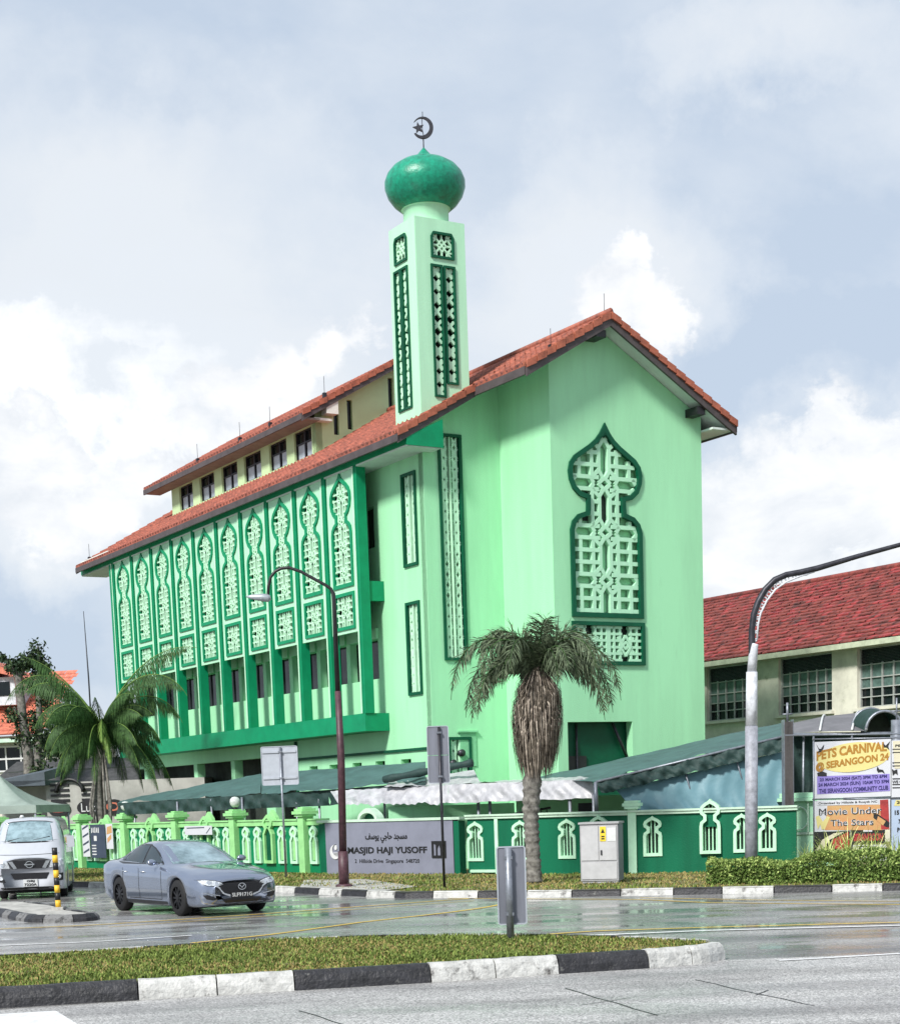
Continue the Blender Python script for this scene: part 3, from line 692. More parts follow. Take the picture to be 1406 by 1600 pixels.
for q in sl:
    g = MB(); g.plate([(q[0][0], q[0][1]), (q[1][0], q[1][1]), (q[2][0], q[2][1]), (q[3][0], q[3][1])], [], PA(C0-.3), -.2, -.12); g.build('window', GLASS, mosque)
mb = MB(); mb.box(1.75, 2.2, C0-.3-.42, C0-.3, 15.25, 15.75); mb.box(1.3, 2.0, C0-.62, C0-.3, 15.02, 15.1); mb.build('air_conditioner', ACW, mosque)
mb = MB(); tiles(mb, .8, 5.0, 9.3, 24.2, zc)
r2 = mb.build('upper_roof', TILE, mosque)
for v_ in ((.8, 5.0, 9.27, zc), (7.6, 5.0, 9.27, lambda x: zc(5)-.85*(x-5))): mb = MB(); verge(mb, *v_); mb.build('verge_tiles', TILEV, r2)
mb = MB(); rake(mb, .8, 5.0, 9.25, 9.33, zc, -.26, .0); mb.box(.78, .84, 9.3, 24.2, 14.98, 15.17); mb.build('fascia', FASCIA, r2)
mb = MB(); rake(mb, .82, 5.0, 9.33, 24.15, zc, -.16, -.05); mb.box(.82, 1.5, 9.33, 24.15, 15.0, 15.06); mb.build('soffit', mat('grey_soffit', (.24, .22, .19), .8, .1), r2)
# ----- minaret
MX, MY, ZT = 1.67, 1.48, 18.6
mb = MB()
MR = [(.50, 17.53), (1.28, 17.53), (1.28, 18.12), (1.20, 18.25), (.58, 18.25), (.50, 18.12)]
ML = [(.44, 17.53), (1.17, 17.53), (1.17, 18.14), (1.09, 18.28), (.52, 18.28), (.44, 18.14)]
SRa, SRb = [(.47, 13.67), (.86, 13.67), (.86, 17.35), (.47, 17.35)], [(.90, 14.06), (1.29, 14.06), (1.29, 17.35), (.90, 17.35)]
slR = [(.47, 13.67), (.88, 13.67), (.88, 14.06), (1.29, 14.06), (1.29, 17.35), (.47, 17.35)]
slL = [(.44, 13.43), (1.24, 13.43), (1.24, 17.38), (.44, 17.38)]
mb.plate([(0, zl(0)-.12), (MX, zl(MX)-.12), (MX, ZT), (0, ZT)], [inset(MR, .03), inset(slR, .03)], PA(-.012), -.2, 0)
mb.plate([(.19, 12.85), (MY, 12.85), (MY, ZT), (.19, ZT)], [inset(ML, .03), inset(slL, .03)], PB(-.01), -.2, 0)
mb.box(-.009, .19, -.0, .19, 12.95, ZT); mb.box(MX-.2, MX, .19, MY, 13.6, ZT); mb.box(.19, MX-.2, MY-.2, MY, 12.2, ZT); mb.box(.0, MX-.01, .0, MY-.01, ZT-.1, ZT+.004)
mb.lathe([(.66, ZT), (.66, 19.06), (.72, 19.08)], (MX/2, MY/2), 40)
minaret = mb.build('minaret', MINTL, mosque)
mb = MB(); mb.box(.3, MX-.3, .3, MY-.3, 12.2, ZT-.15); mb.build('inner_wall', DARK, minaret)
for poly, fn in ((MR, PA(-.012)), (ML, PB(-.01))):
    mb = MB(); mb.ring(poly, .065, fn, -.12, .05); w = mb.build('panel_frame', DGREEN, minaret)
    mb = MB(); c = sum(p[0] for p in poly)/6; s = []
    for dx in (-.18, .18): s.append(((c+dx, 17.5), (c+dx, 17.72))); s.append(((c+dx, 18.1), (c+dx, 18.3)))
    for dz in (17.72, 18.08): s.append(((c-.4, dz), (c-.18, dz))); s.append(((c+.18, dz), (c+.4, dz)))
    for sg in (-1, 1):
        s += [((c, 17.9), (c+sg*.38, 18.28)), ((c, 17.9), (c+sg*.38, 17.52)), ((c+sg*.14, 17.9), (c, 18.08)), ((c+sg*.14, 17.9), (c, 17.72)), ((c+sg*.38, 17.9), (c+sg*.14, 17.9)), ((c, 18.08), (c, 18.28)), ((c, 17.5), (c, 17.72)), ((c+sg*.35, 17.9), (c+sg*.18, 18.1)), ((c+sg*.35, 17.9), (c+sg*.18, 17.7))]
    bars(mb, inset(poly, .05), s, .05, fn, -.1, -.02); mb.build('lattice', MINTW, minaret)
def slot2(x0, x1, z0, z1, fn): 
    mb = MB(); o = [(x0, z0), (x1, z0), (x1, z1), (x0, z1)]; mb.ring(o, .06, fn, -.12, .05); mb.build('panel_frame', DGREEN, minaret)
    mb = MB(); n = round((z1-z0)/.36); p = (z1-z0)/n; s = []
    for i in range(n): s += [((x0, z0+i*p), (x1, z0+i*p+p)), ((x0, z0+i*p+p), (x1, z0+i*p))] if .33 < i/n < .68 else []
    bars(mb, inset(o, .06), [q_ for i in range(n) if not .33 < i/n < .68 for q_ in (((x0, z0+i*p+p), (x1, z0+i*p)), ((x0, z0+i*p), (x1, z0+i*p+p)))], .125, fn, -.1, -.031)
    s += [((x0+.06, z0), (x0+.06, z1)), ((x1-.06, z0), (x1-.06, z1))]
    bars(mb, inset(o, .06), s, .085, fn, -.1, -.03); mb.build('lattice', MINTW, minaret)
slot2(.47, .86, 13.67, 17.35, PA(-.012)); slot2(.90, 1.29, 14.06, 17.35, PA(-.012))
slot2(.44, .83, 13.43, 17.38, PB(-.01)); slot2(.85, 1.24, 13.43, 17.38, PB(-.01))
mb = MB(); mb.lathe([(.60, 19.07), (.74, 19.09), (.93, 19.24), (1.09, 19.45), (1.17, 19.68), (1.17, 19.86), (1.09, 20.06), (.93, 20.24), (.7, 20.38), (.48, 20.46), (.30, 20.52), (.2, 20.60), (.10, 20.71), (.03, 20.79), (0, 20.80)], (MX/2, MY/2), 64)
mb.build('dome', DOMEG, minaret)
mb = MB(); c = Vector((MX/2, MY/2, 0)); mb.tube([c+Vector((0, 0, 20.7)), c+Vector((0, 0, 21.08))], .018, 8); mb.tube([c+Vector((0, 0, 21.6)), c+Vector((0, 0, 21.78))], .012, 6)
cy = 21.34; pts = []                                     # crescent opening to the left, facing the road
vd = Vector((math.cos(-TH+.05), math.sin(-TH+.05), 0))
cf = lambda s, t, d: tuple(c+vd*s+Vector((vd.y, -vd.x, 0))*(-d)+Vector((0, 0, t)))
oc = [(.30*math.cos(a), cy+.30*math.sin(a)) for a in [R(-150+300*i/28) for i in range(29)]]
ic = [(-.045+.235*math.cos(a), cy+.02+.235*math.sin(a)) for a in [R(135-270*i/28) for i in range(29)]]
mb.plate(oc+ic, [], cf, -.03, .03)
st = [((.17 if k % 2 == 0 else .07)*math.cos(R(100+36*k))-.13, cy+.0+(.17 if k % 2 == 0 else .07)*math.sin(R(100+36*k))) for k in range(10)]
mb.plate(st, [], cf, -.025, .025)
mb.tube([cf(.02, 21.08, 0), cf(-.02, 21.3, 0), cf(-.02, 21.62, 0)], .012, 5)
mb.build('crescent_finial', METAL, minaret)
# ------------------------------------------------------------------ boundary fences
FL = Frame((-13.36, 58.91), (-3.37, 46.67))
FS = Frame((-3.34, 46.39), (.28, 43.30))
FR1 = Frame((.28, 43.25), (4.46, 40.38)); FR2 = Frame((4.46, 40.38), (8.3, 39.22))
def objframe(fr, s): return tuple(fr(s, 0, 0)), fr.rot()
fence = thing('panelled_fence', 'green and lime fence with arched reliefs and round lamps, left of the name wall', 'fence', FL(7.8, 0, 0), FL.rot())
lf = local_fn(FL, 7.8)
mb = MB(); mb.plate([(-9, 0), (15.78, 0), (15.78, 1.5), (-9, 1.5)], [], lf, -.12, -.02); mb.build('panel', mat('fence_green', (.002, .19, .075), .5, .1, 2, .2, 30, streak=True, spec=.25), fence)
mb = MB(); mb.plate([(-9, 1.47), (15.9, 1.47), (15.9, 1.60), (-9, 1.60)], [], lf, -.16, .04); mb.plate([(-9, 1.605), (15.9, 1.605), (15.9, 1.65), (-9, 1.65)], [], lf, -.19, .07)
rail = mb.build('rail', PALEGRN, fence)
def mihrab(w, z0, z1, point=.5):
    h = z1-z0
    return xf(mirror_half([(w/2, 0), (w/2, .60*h), (w*.36, .68*h), (w*.30, .71*h), (w*.46, .77*h), (w*.5, .84*h), (w*.42, .90*h), (w*.22, .95*h), (0, h)]), 0, z0)
posts = [-5.2, -1.9, 1.37, 4.52, 7.86, 11.29, 14.95]
pm = MB(); pm.plate([(-.14, 0), (.14, 0), (.14, 1.72), (-.14, 1.72)], [], lambda a, z, d=0: (a, -d, z), -.2, .16)
pm.box(-.20, .20, -.22, .26, 1.72, 1.78); pm.box(-.25, .25, -.27, .31, 1.785, 1.87); pm.box(-.20, .20, -.22, .26, 1.875, 1.94); pm.box(-.12, .12, -.14, .18, 1.945, 1.98)
post0 = pm.build('post', PALEGRN, fence)
for i, s in enumerate(posts):
    p = post0 if i == 0 else post0.copy()
    if i: COL.objects.link(p); p.parent = fence
    p.location = (s-7.8 if False else (lf(s, 0)[0]), 0, 0)
lampm = MB(); lampm.lathe([(.05, 1.98), (.06, 2.03), (.03, 2.05)], (0, .02), 12); lampm.lathe([(.0, 2.03), (.09, 2.05), (.145, 2.12), (.16, 2.2), (.145, 2.28), (.09, 2.34), (0, 2.36)], (0, .02), 20, 1)
lamp0 = lampm.build('globe_lamp', [BLACK, mat('clear_globe', (.55, .58, .56), .1, .1, 12)], fence)
for i, s in enumerate((4.52, 11.29, -1.9)):
    p = lamp0 if i == 0 else lamp0.copy()
    if i: COL.objects.link(p); p.parent = fence
    p.location = (lf(s, 0)[0], 0, 0)
lfn0 = lambda a, z, d=0: (a, -d, z)
orn = MB(); orn.ring(mihrab(.36, .38, 1.46), .075, lfn0, -.02, .05); orn_o = orn.build('arched_relief', MINTW, fence)
sl_ = MB(); sl_.plate(inset(mihrab(.36, .38, 1.46), .10), [], lfn0, -.02, .012); sl_.build('infill', PALEGRN, orn_o)
ol = MB(); big = mihrab(.50, .38, 1.80); ol.ring(big, .085, lfn0, -.10, .09); ol.plate(inset(big, .08), [], lfn0, -.1, .02, 1)
ol.plate([(-.27, 1.58), (.27, 1.58), (.22, 1.72), (0, 1.93), (-.22, 1.72)], [], lfn0, -.2, -.08, 0)
ol_o = ol.build('tall_relief', [PALEGRN, DGREEN], fence)
first = [True, True]
for s0, s1 in zip(posts, posts[1:]):
    for k, fr in enumerate((.155, .325, .5, .675, .845)):
        src = ol_o if k == 2 else orn_o; i = 1 if k == 2 else 0
        if first[i]: c = src; first[i] = False
        else:
            c = src.copy(); COL.objects.link(c); c.parent = fence
            for g in src.children: d = g.copy(); COL.objects.link(d); d.parent = c
        c.location = (lf(s0+(s1-s0)*fr, 0)[0], 0, 0)
c = orn_o.copy(); COL.objects.link(c); c.parent = fence; c.location = (lf(15.37, 0)[0], 0, 0)
for g in orn_o.children: d = g.copy(); COL.objects.link(d); d.parent = c
# ---- grey name wall
sg = thing('name_wall', 'grey name wall with black lettering behind the maroon lamp post', 'sign', FS(2.3, 0, 0), FS.rot())
sf = local_fn(FS, 2.3)
SGREY = mat('sign_wall_grey', (.20, .21, .27), .6, .06, 2, .15, 40)
s0, z1 = FS.at(510, 1284); s1, _ = FS.at(709, 1280)
mb = MB(); mb.plate([(s0, .1), (s1, .1), (s1, 1.53), (s0, 1.53)], [], sf, -.15, .06); mb.build('board', SGREY, sg)
mb = MB(); mb.plate([(s0-.3, 0), (s0-.02, 0), (s0-.02, 1.5), (s0-.3, 1.5)], [], sf, -.2, .0); mb.plate([(s1+.02, 0), (s1+.2, 0), (s1+.2, 1.5), (s1+.02, 1.5)], [], sf, -.2, .05); mb.build('side_panel', WALLG, sg)
mb = MB(); mb.plate([(s0-.3, 1.535), (s1+.25, 1.535), (s1+.25, 1.60), (s0-.3, 1.60)], [], sf, -.25, .09); mb.build('coping', WHITEG, sg)
mb = MB(); ca = FS.at(577, 1280)[0]
arc = [(ca+.36*math.cos(a)*1.0, 1.6+.24*math.sin(a)*(1+.25*max(0, math.sin(a))**6)) for a in [math.pi*i/16 for i in range(17)]]
arc2 = [(ca+.27*math.cos(a), 1.6+.17*math.sin(a)) for a in [math.pi*i/16 for i in range(17)]]
mb.plate(arc+arc2[::-1], [], sf, -.2, .09)
mb.plate(arc2, [], sf, -.2, -.1, 1); mb.build('arch_ornament', [WHITEG, DGREEN], sg)
def span(fr, u0, v0, u1, v1):
    a, z = fr.at(u0, v0); b, y = fr.at(u1, v1); return a, b, y, z   # s0,s1,zlow,zhigh with v0 top
def T(body, fr, lfn, u0, vt, u1, vb, m, parent, d=.062, **k):
    a, zt = fr.at(u0, (vt)); b, zb = fr.at(u1, vb)
    # keep the line level: heights taken at the middle
    um = (u0+u1)/2; _, zt = fr.at(um, vt); _, zb = fr.at(um, vb)
    return text(body, lfn, a, b, zb, zt, m, parent, d=d, **k)
T('MASJID HAJI YUSOFF', FS, sf, 546, 1323, 670, 1336, BLACK, sg, bold=.022, th=.012)
T('2  Hillside Drive  Singapore  548720', FS, sf, 557, 1342, 658, 1350, BLACK, sg, bold=.008, th=.006)
T('\uFED2\uFEB3\uFEEE\uFEF3 \uFEF2\uFE9F\uFE8E\uFEA3 \uFEAA\uFEA0\uFEB4\uFEE3', FS, sf, 573, 1300, 639, 1317, BLACK, sg, bold=.02, th=.01)
mb = MB(); a0, b0, zl0, zh0 = span(FS, 677, 1314, 700, 1340)
mb.plate([(a0, zl0), (b0, zl0), (b0, zh0), (a0, zh0)], [[(a0+(b0-a0)*x0, zl0+(zh0-zl0)*y0) for x0, y0 in q] for q in
    ([(.12, .14), (.30, .14), (.30, .80), (.12, .86)], [(.38, .14), (.62, .14), (.62, .55), (.5, .8), (.38, .55)], [(.70, .14), (.88, .14), (.88, .86), (.70, .80)])], sf, .062, .085)
mb.build('square_emblem', BLACK, sg)
ec, ez = FS.at(527, 1331)
mb = MB(); q = [R(x) for x in range(100, 361, 13)]
oc = [(ec+.20*math.cos(a), ez+.20*math.sin(a)) for a in q]; ic = [(ec+.06+.17*math.cos(a), ez+.05+.17*math.sin(a)) for a in q[::-1]]
mb.plate(oc+ic, [], sf, .062, .085); mb.plate([(ec+.02+.055*math.cos(R(a)), ez+.12+.07*math.sin(R(a))) for a in range(0, 360, 30)], [], sf, .062, .084)
for k in range(3): mb.plate([(ec-.06, ez-.03-k*.035), (ec+.12, ez-.03-k*.035), (ec+.12, ez-.015-k*.035), (ec-.06, ez-.015-k*.035)], [], sf, .062, .084)
mb.build('crescent_emblem', WHITE, sg)
# ---- dark green wall on the right
bw = thing('boundary_wall', 'dark green boundary wall with mint arched grille openings, right of the grey name wall', 'wall', FR2(0, 0, 0))
def wf(fr): return lambda s, z, d=0.: tuple(fr(s, z, d)-FR2(0, 0, 0))
w1, w2 = wf(FR1), wf(FR2)
def win_poly(c, w, z0, z1):
    h = z1-z0; f = w/2
    return [(c+x, z0+z) for x, z in mirror_half([(f, 0), (f, .50*h), (f*.93, .58*h), (f*.62, .63*h), (f*.62, .68*h), (f*.92, .73*h), (f*.98, .80*h), (f*.86, .87*h), (f*.5, .93*h), (f*.2, .96*h), (0, h)])]
wins1 = [(.66, .50, .46, 1.48), (2.02, .50, .46, 1.48), (3.38, .50, .50, 1.49), (4.31, .5, .5, 1.56)]
wins2_ = [(.61, .46, .53, 1.50), (2.0, .50, .56, 1.86), (2.74, .40, .57, 1.50), (3.34, .42, .58, 1.50)]
TOP = 1.53
for fr, fn, ws, a0, a1 in ((FR1, w1, wins1, .42, FR1.L), (FR2, w2, wins2_, 0, FR2.L)):
    mb = MB(); hs = [inset(win_poly(*w), .03) for w in ws if w[3] < 1.53]
    polys = [(a0, 0), (a1, 0), (a1, TOP), (a0, TOP)]
    hs += [[(w[0]-w[1]/2+.05, w[2]+.05), (w[0]+w[1]/2-.05, w[2]+.05), (w[0]+w[1]/2-.05, 1.20), (w[0]-w[1]/2+.05, 1.20)] for w in ws if w[3] >= 1.53]
    mb.plate(polys, hs, fn, -.16, 0); mb.build('panel', WALLG, bw)
    mb = MB(); mb.plate([(a0-.03, TOP+.005), (a1+.03, TOP+.005), (a1+.03, TOP+.065), (a0-.03, TOP+.065)], [], fn, -.2, .06); mb.plate([(a0-.03, TOP+.07), (a1+.03, TOP+.07), (a1+.03, TOP+.115), (a0-.03, TOP+.115)], [], fn, -.23, .09); mb.build('coping', WHITEG, bw)
    for w in ws:
        P = win_poly(*w); mb = MB(); mb.ring(P, .075, fn, -.18, .035 if w[3] < 1.53 else .10)
        fo = mb.build('arched_frame', MINTW, bw)
        mb = MB(); c, ww, z0, z1 = w; s = [((c+x, z0), (c+x, z1)) for x in (-.135, -.045, .045, .135)]; bars(mb, inset(P, .06), s, .028, fn, -.1, -.06)
        mb.build('grille', MINTL, fo)
        mb = MB(); mb.plate(inset(P, .03), [], fn, -.21, -.165); mb.build('opening', mat('yard_shade', (.06, .10, .08), .8, .3, 8) if 'yard_shade' not in MATS else MATS['yard_shade'], fo)
mb = MB(); mb.plate([(1.27, .1), (1.37, .1), (1.37, 1.53), (1.27, 1.53)], [], w1, -.1, .05); mb.plate([(.5, .17), (1.27, .17), (1.27, .24), (.5, .24)], [], w1, -.1, .06); mb.build('trim', MINTW, bw)
mb = MB(); mb.plate([(.02, 0), (.22, 0), (.22, 1.68), (.02, 1.68)], [], w2, -.2, .07)
for a, b, z, zz in ((-.05, .29, 1.68, 1.74), (-.10, .34, 1.745, 1.82), (-.05, .29, 1.825, 1.88)): mb.plate([(a, z), (b, z), (b, zz), (a, zz)], [], w2, -.24, .12)
mb.build('post', MINTW, bw)
# gate post block on the right
gp = thing('gate_pillar', 'mint guard pillar with glazed upper hatch, between dark pole and event banners', 'gate', (8.9, 41.0, 0), R(-8))
mb = MB(); mb.box(-.55, .78, 0, 1.2, 0, .9); mb.box(-.5, .74, .05, 1.1, .9, 1.72); mb.box(-.68, .9, -.1, 1.3, 1.72, 1.80); mb.box(-.62, .82, -.06, 1.2, 1.805, 1.92)
mb.build('body', MINTL, gp)
mb = MB(); mb.box(.52, .66, -.02, .04, .75, 1.6); mb.box(-.5, -.44, -.03, .04, .3, 1.7); mb.build('strip', DGREEN, gp)
mb = MB(); mb.tube([(-.15+.22*math.cos(R(a)), -.01, 1.3+.28*math.sin(R(a))) for a in range(0, 361, 20)], .02, 6); mb.box(-.5, .8, -.03, -.005, .9, .96); mb.box(.05, .08, -.03, -.005, .9, 1.72); mb.build('trim', WHITEG, gp)

# ------------------------------------------------------------------ canopies and tarpaulins
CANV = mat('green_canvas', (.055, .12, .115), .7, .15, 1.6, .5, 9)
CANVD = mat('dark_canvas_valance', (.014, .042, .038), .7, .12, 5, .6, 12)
TARPW = mat('white_tarpaulin', (.44, .44, .46), .4, .12, 3.5, .8, 7, col2=(.27, .27, .29))
TARPB = mat('teal_tarpaulin', (.12, .245, .29), .55, .05, .9, .5, 6)
def cloth(mb, A, B_, C_, D_, nu, nv, amp, seed=0, mi=0, freq=9, sag=0):
    """wrinkled sheet between four corners (A-B top, D-C bottom)"""
    rnd = random.Random(seed); ph = [rnd.uniform(0, 6.28) for _ in range(8)]
    A, B_, C_, D_ = map(Vector, (A, B_, C_, D_)); nrm = (B_-A).cross(D_-A).normalized(); o = len(mb.v)
    for j in range(nv+1):
        for i in range(nu+1):
            u, v = i/nu, j/nv; p = A.lerp(B_, u).lerp(D_.lerp(C_, u), v)
            w = math.sin(freq*u*3+ph[0]+4.5*v+1.5*math.sin(5*u))*.5+math.sin(freq*u*7.3+ph[1]+3*math.sin(4*v+ph[2]))*.35+math.sin(freq*u*1.7-6*v+ph[3])*.5+rnd.uniform(-.06, .06)
            p = p+nrm*amp*w*(.35+.65*v); p.z -= sag*math.sin(math.pi*((u*6) % 1))*v
            mb.v.append(tuple(p))
    for j in range(nv):
        for i in range(nu): a = o+j*(nu+1)+i; mb.f.append([a, a+1, a+nu+2, a+nu+1]); mb.m.append(mi); mb.sm.append(True)
# left canopy, follows the fence
cl = thing('canvas_canopy', 'long low green canvas canopy behind the panelled fence', 'canopy', (0, 0, 0))
mb = MB()
f0 = atY(183, 1255, 55.5); f1 = atY(408, 1241, 51.0); f2 = atY(665, 1222, 46.0)
r0 = atY(196, 1249, 58); r1 = atY(372, 1210, 55.5); r2 = atY(408, 1209, 55); r3 = atY(665, 1190, 49.3)
cloth(mb, r0, r2, f1, f0, 30, 6, .05, 1); cloth(mb, r2, r3, f2, f1, 30, 6, .05, 2)
mb.build('roof_sheet', CANV, cl)
mb = MB()
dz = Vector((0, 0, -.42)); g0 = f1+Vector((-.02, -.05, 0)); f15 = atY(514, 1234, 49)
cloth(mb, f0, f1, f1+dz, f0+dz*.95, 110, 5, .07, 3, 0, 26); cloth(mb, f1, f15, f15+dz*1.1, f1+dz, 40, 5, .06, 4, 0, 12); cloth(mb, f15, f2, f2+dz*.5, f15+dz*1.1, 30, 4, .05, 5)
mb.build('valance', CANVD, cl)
mb = MB()
for u, v, Y in ((210, 1255, 55.3), (277, 1250, 53.5), (330, 1246, 52.5), (378, 1243, 51.5), (463, 1238, 50), (498, 1236, 49.4), (600, 1230, 47.6)):
    mb = MB(); p = atY(u, v, Y); mb.tube([(p.x, p.y, 0.), (p.x, p.y, p.z-.05)], .035); mb.build('pole', GALV, cl)
# white tarpaulin shelter
tw = thing('white_tarp_shelter', 'creased white tarpaulin shelter roof between the two green canopies', 'canopy', (0, 0, 0))
mb = MB()
a0 = atY(516, 1236, 48.3); a1 = atY(540, 1232, 47.2); b1 = atY(925, 1217, 42.6); c1 = atY(930, 1247, 42.4); c0 = atY(530, 1258, 47)
k0 = atY(700, 1226, 45.4); k1 = atY(700, 1255, 45.2)
cloth(mb, a0, k0, k1, c0, 140, 12, .05, 7, 0, 13); cloth(mb, k0, b1, c1, k1, 140, 12, .045, 8, 0, 12)
h0 = atY(610, 1222, 47.5); h1 = atY(740, 1203, 46.5); h2 = atY(752, 1226, 45); h3 = atY(600, 1229, 46.6)
cloth(mb, h0, h1, h2, h3, 40, 12, .03, 9, 0, 11)
t0 = atY(752, 1222, 46.5); t1 = atY(905, 1213, 44.5)
cloth(mb, t0, t1, b1, k0, 30, 5, .05, 12)
mb.build('sheet', TARPW, tw)
mb = MB(); r_ = [atY(600+i*13.7, 1218-i*2.6, 47-i*.15) for i in range(11)]; mb.tube(r_, [.10+.02*math.sin(i*2) for i in range(11)], 8); mb.build('rolled_edge', CANVD, tw)
mb = MB()
for u, v, Y in ((747, 1250, 45), (765, 1250, 44.8), (890, 1246, 43), (927, 1240, 42.5), (690, 1250, 45.6)):
    mb = MB(); p = atY(u, v, Y); mb.tube([(p.x, p.y, 0), (p.x, p.y, p.z)], .045); mb.build('pole', GALV, tw)
# right canopy
cr_ = thing('sloping_canvas_canopy', 'sloping grey-green canvas canopy with teal side curtain behind the dark green wall', 'canopy', (0, 0, 0))
F0 = atY(930, 1222, 41.6); F1 = atY(1222, 1151, 41.2); B0 = atY(800, 1224, 47.); B1 = atY(1100, 1153, 47); B2 = atY(1222, 1128, 47.)
mb = MB(); cloth(mb, B0, B2, F1, F0, 40, 8, .06, 21, 0, 7); mb.build('roof_sheet', CANV, cr_)
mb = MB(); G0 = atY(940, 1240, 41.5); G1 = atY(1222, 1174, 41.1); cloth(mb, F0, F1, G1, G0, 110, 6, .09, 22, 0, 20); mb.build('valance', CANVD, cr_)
mb = MB(); cloth(mb, atY(962, 1234, 41.7), atY(1224, 1174, 41.3), atY(1224, 1262, 41.1), atY(990, 1266, 41.5), 90, 14, .05, 23, 0, 9, .12); mb.build('curtain', TARPB, cr_)
mb = MB(); mb.tube([F0, F1], .03); mb.tube([atY(930, 1222, 41.6), atY(932, 1275, 41.6)], .05)
for u in (1070, 1150):
    p = F0.lerp(F1, (u-930)/292); mb.tube([p+Vector((0, 0, -.25)), p+Vector((.25, .1, -1.1))], .02)
mb.build('frame_tube', GALV, cr_)
# teal curtain and vaulted shelter right of the pole
vs = thing('vaulted_shelter', 'grey curved vault shelter above the event banners', 'shelter', (0, 0, 0))
VG = mat('vault_grey_sheet', (.15, .145, .155), .5, .15, 2)
mb = MB(); 
pL = [atY(1232, 1142, 46), atY(1290, 1125, 46.5), atY(1345, 1117, 47), atY(1372, 1112, 47.5)]; pR = [atY(1232, 1146, 42.5), atY(1280, 1143, 42), atY(1330, 1142, 41.6), atY(1352, 1142, 41.4)]
n = 10
for i in range(3):
    rows = []
    for (a, b) in ((pL[i], pR[i]), (pL[i+1], pR[i+1])):
        rows.append([a.lerp(b, t/n)+Vector((0, 0, .22*math.sin(math.pi*t/n))) for t in range(n+1)])
    o = len(mb.v); mb.v += [tuple(p) for p in rows[0]+rows[1]]
    for t in range(n): mb.f.append([o+t, o+t+1, o+n+2+t, o+n+1+t]); mb.m.append(0); mb.sm.append(True)
mb.build('vault_roof', VG, vs)
mb = MB()
for a, b in zip(pL, pR): mb.tube([a.lerp(b, t/n)+Vector((0, -.03, .03+.22*math.sin(math.pi*t/n))) for t in range(n+1)], .03, 6)
mb.tube([p+Vector((0, 0, .03)) for p in pL], .03, 6); mb.build('rib', WHITE, vs)
mb = MB(); mb.box(pR[3].x+.1, pR[3].x+1.6, 42.2, 42.3, pR[3].z-.3, pR[3].z+.45); mb.build('dark_screen', PIT, vs)
ar = MB(); c0 = atY(1352, 1142, 41.4); c1_ = atY(1410, 1142, 41.4)
pts = [c0.lerp(c1_, .5)+Vector((math.cos(math.pi*i/14)*(c0-c1_).length*.5, 0, .48*math.sin(math.pi*i/14))) for i in range(15)]
ar.tube(pts, .04, 6); q = [p+Vector((-.12, .9, .12)) for p in pts]; ar.tube(q, .035, 6)
ar.tube([atY(1232, 1148, 42.4), atY(1395, 1146, 41.3)], .045); ar.tube([atY(1255, 1150, 42.4), atY(1253, 1300, 42.4)], .03)
ar.build('arch_frame', GALV, vs)
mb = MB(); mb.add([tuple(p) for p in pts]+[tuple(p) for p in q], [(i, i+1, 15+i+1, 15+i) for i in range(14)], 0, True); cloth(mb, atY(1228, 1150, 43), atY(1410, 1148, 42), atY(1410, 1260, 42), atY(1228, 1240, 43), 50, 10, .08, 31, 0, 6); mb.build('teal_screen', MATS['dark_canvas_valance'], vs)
# yard paving and low wall behind the dark green wall
yw = thing('yard_wall', 'low pale green yard wall with a stepped handrail behind the boundary wall', 'wall', (0, 0, 0))
mb = MB(); mb.box(2.0, 6.6, 45.2, 45.35, 0, 2.02); mb.box(-1.5, 2.0, 46.4, 46.5, 0, 1.9); mb.build('wall', MINT, yw)
mb = MB(); a = atY(740, 1282, 44.2); b = atY(860, 1262, 44.2); mb.tube([a, b], .03)
for i in range(9): p = a.lerp(b, .35+i*.075); mb.tube([p, p-Vector((0, 0, .8))], .015, 5)
mb.tube([a-Vector((0, 0, .15)), b-Vector((0, 0, .15))], .02); mb.build('handrail', METAL, yw)
mb = MB(); p = atY(903, 1255, 43.5); q = atY(925, 1275, 43.5); mb.box(p.x, q.x, 43.5, 43.6, q.z-.3, p.z); mb.build('notice_screen', BLACK, yw)

# ------------------------------------------------------------------ street furniture
MAROON = mat('maroon_pole_paint', (.075, .03, .04), .5, .25, 9, .2, 30)
def at_base(u, v, z=VZ): p = gpt(u, v, z); return p
b = at_base(538, 1386)
lp = thing('street_lamp', 'maroon street lamp with a hooked arm, in front of the grey name wall', 'street lamp', b, 0, 'street lamps')
def loc_pts(l, Y, base): return [atY(u, v, Y)-base for u, v in l]
mb = MB(); mb.tube(loc_pts([(538, 1386), (536, 1330)], b.y, b), [.12, .12], 14); mb.tube(loc_pts([(536, 1330), (533, 1180), (528, 1080)], b.y, b), [.088, .085, .07], 14)
mb.lathe([(.2, 0), (.2, .05), (.13, .08)], (0, 0), 16); mb.build('pole', MAROON, lp)
mb = MB(); pa = loc_pts([(528, 1080), (522, 940)], b.y, b)+loc_pts([(521, 928), (517, 920), (510, 915), (470, 893), (452, 887), (440, 888), (430, 893), (423, 902), (420, 915), (419, 933)], b.y, b)
mb.tube(pa, [.06]+[.048]*2+[.036]*9, 10); mb.build('arm', BLACK, lp)
c = atY(419, 931, b.y)-b; mb = MB()
ring_ = []; prof = [(-.30, .02), (-.52, .03), (-.4, .06), (-.1, .10), (.05, .1), (.12, .05)]
mb.tube([c+Vector((-.50, 0, -.0)), c+Vector((-.38, 0, -.01)), c+Vector((-.15, 0, -.03)), c+Vector((.0, 0, -.05)), c+Vector((.06, 0, -.04))], [.015, .05, .085, .09, .05], 12)
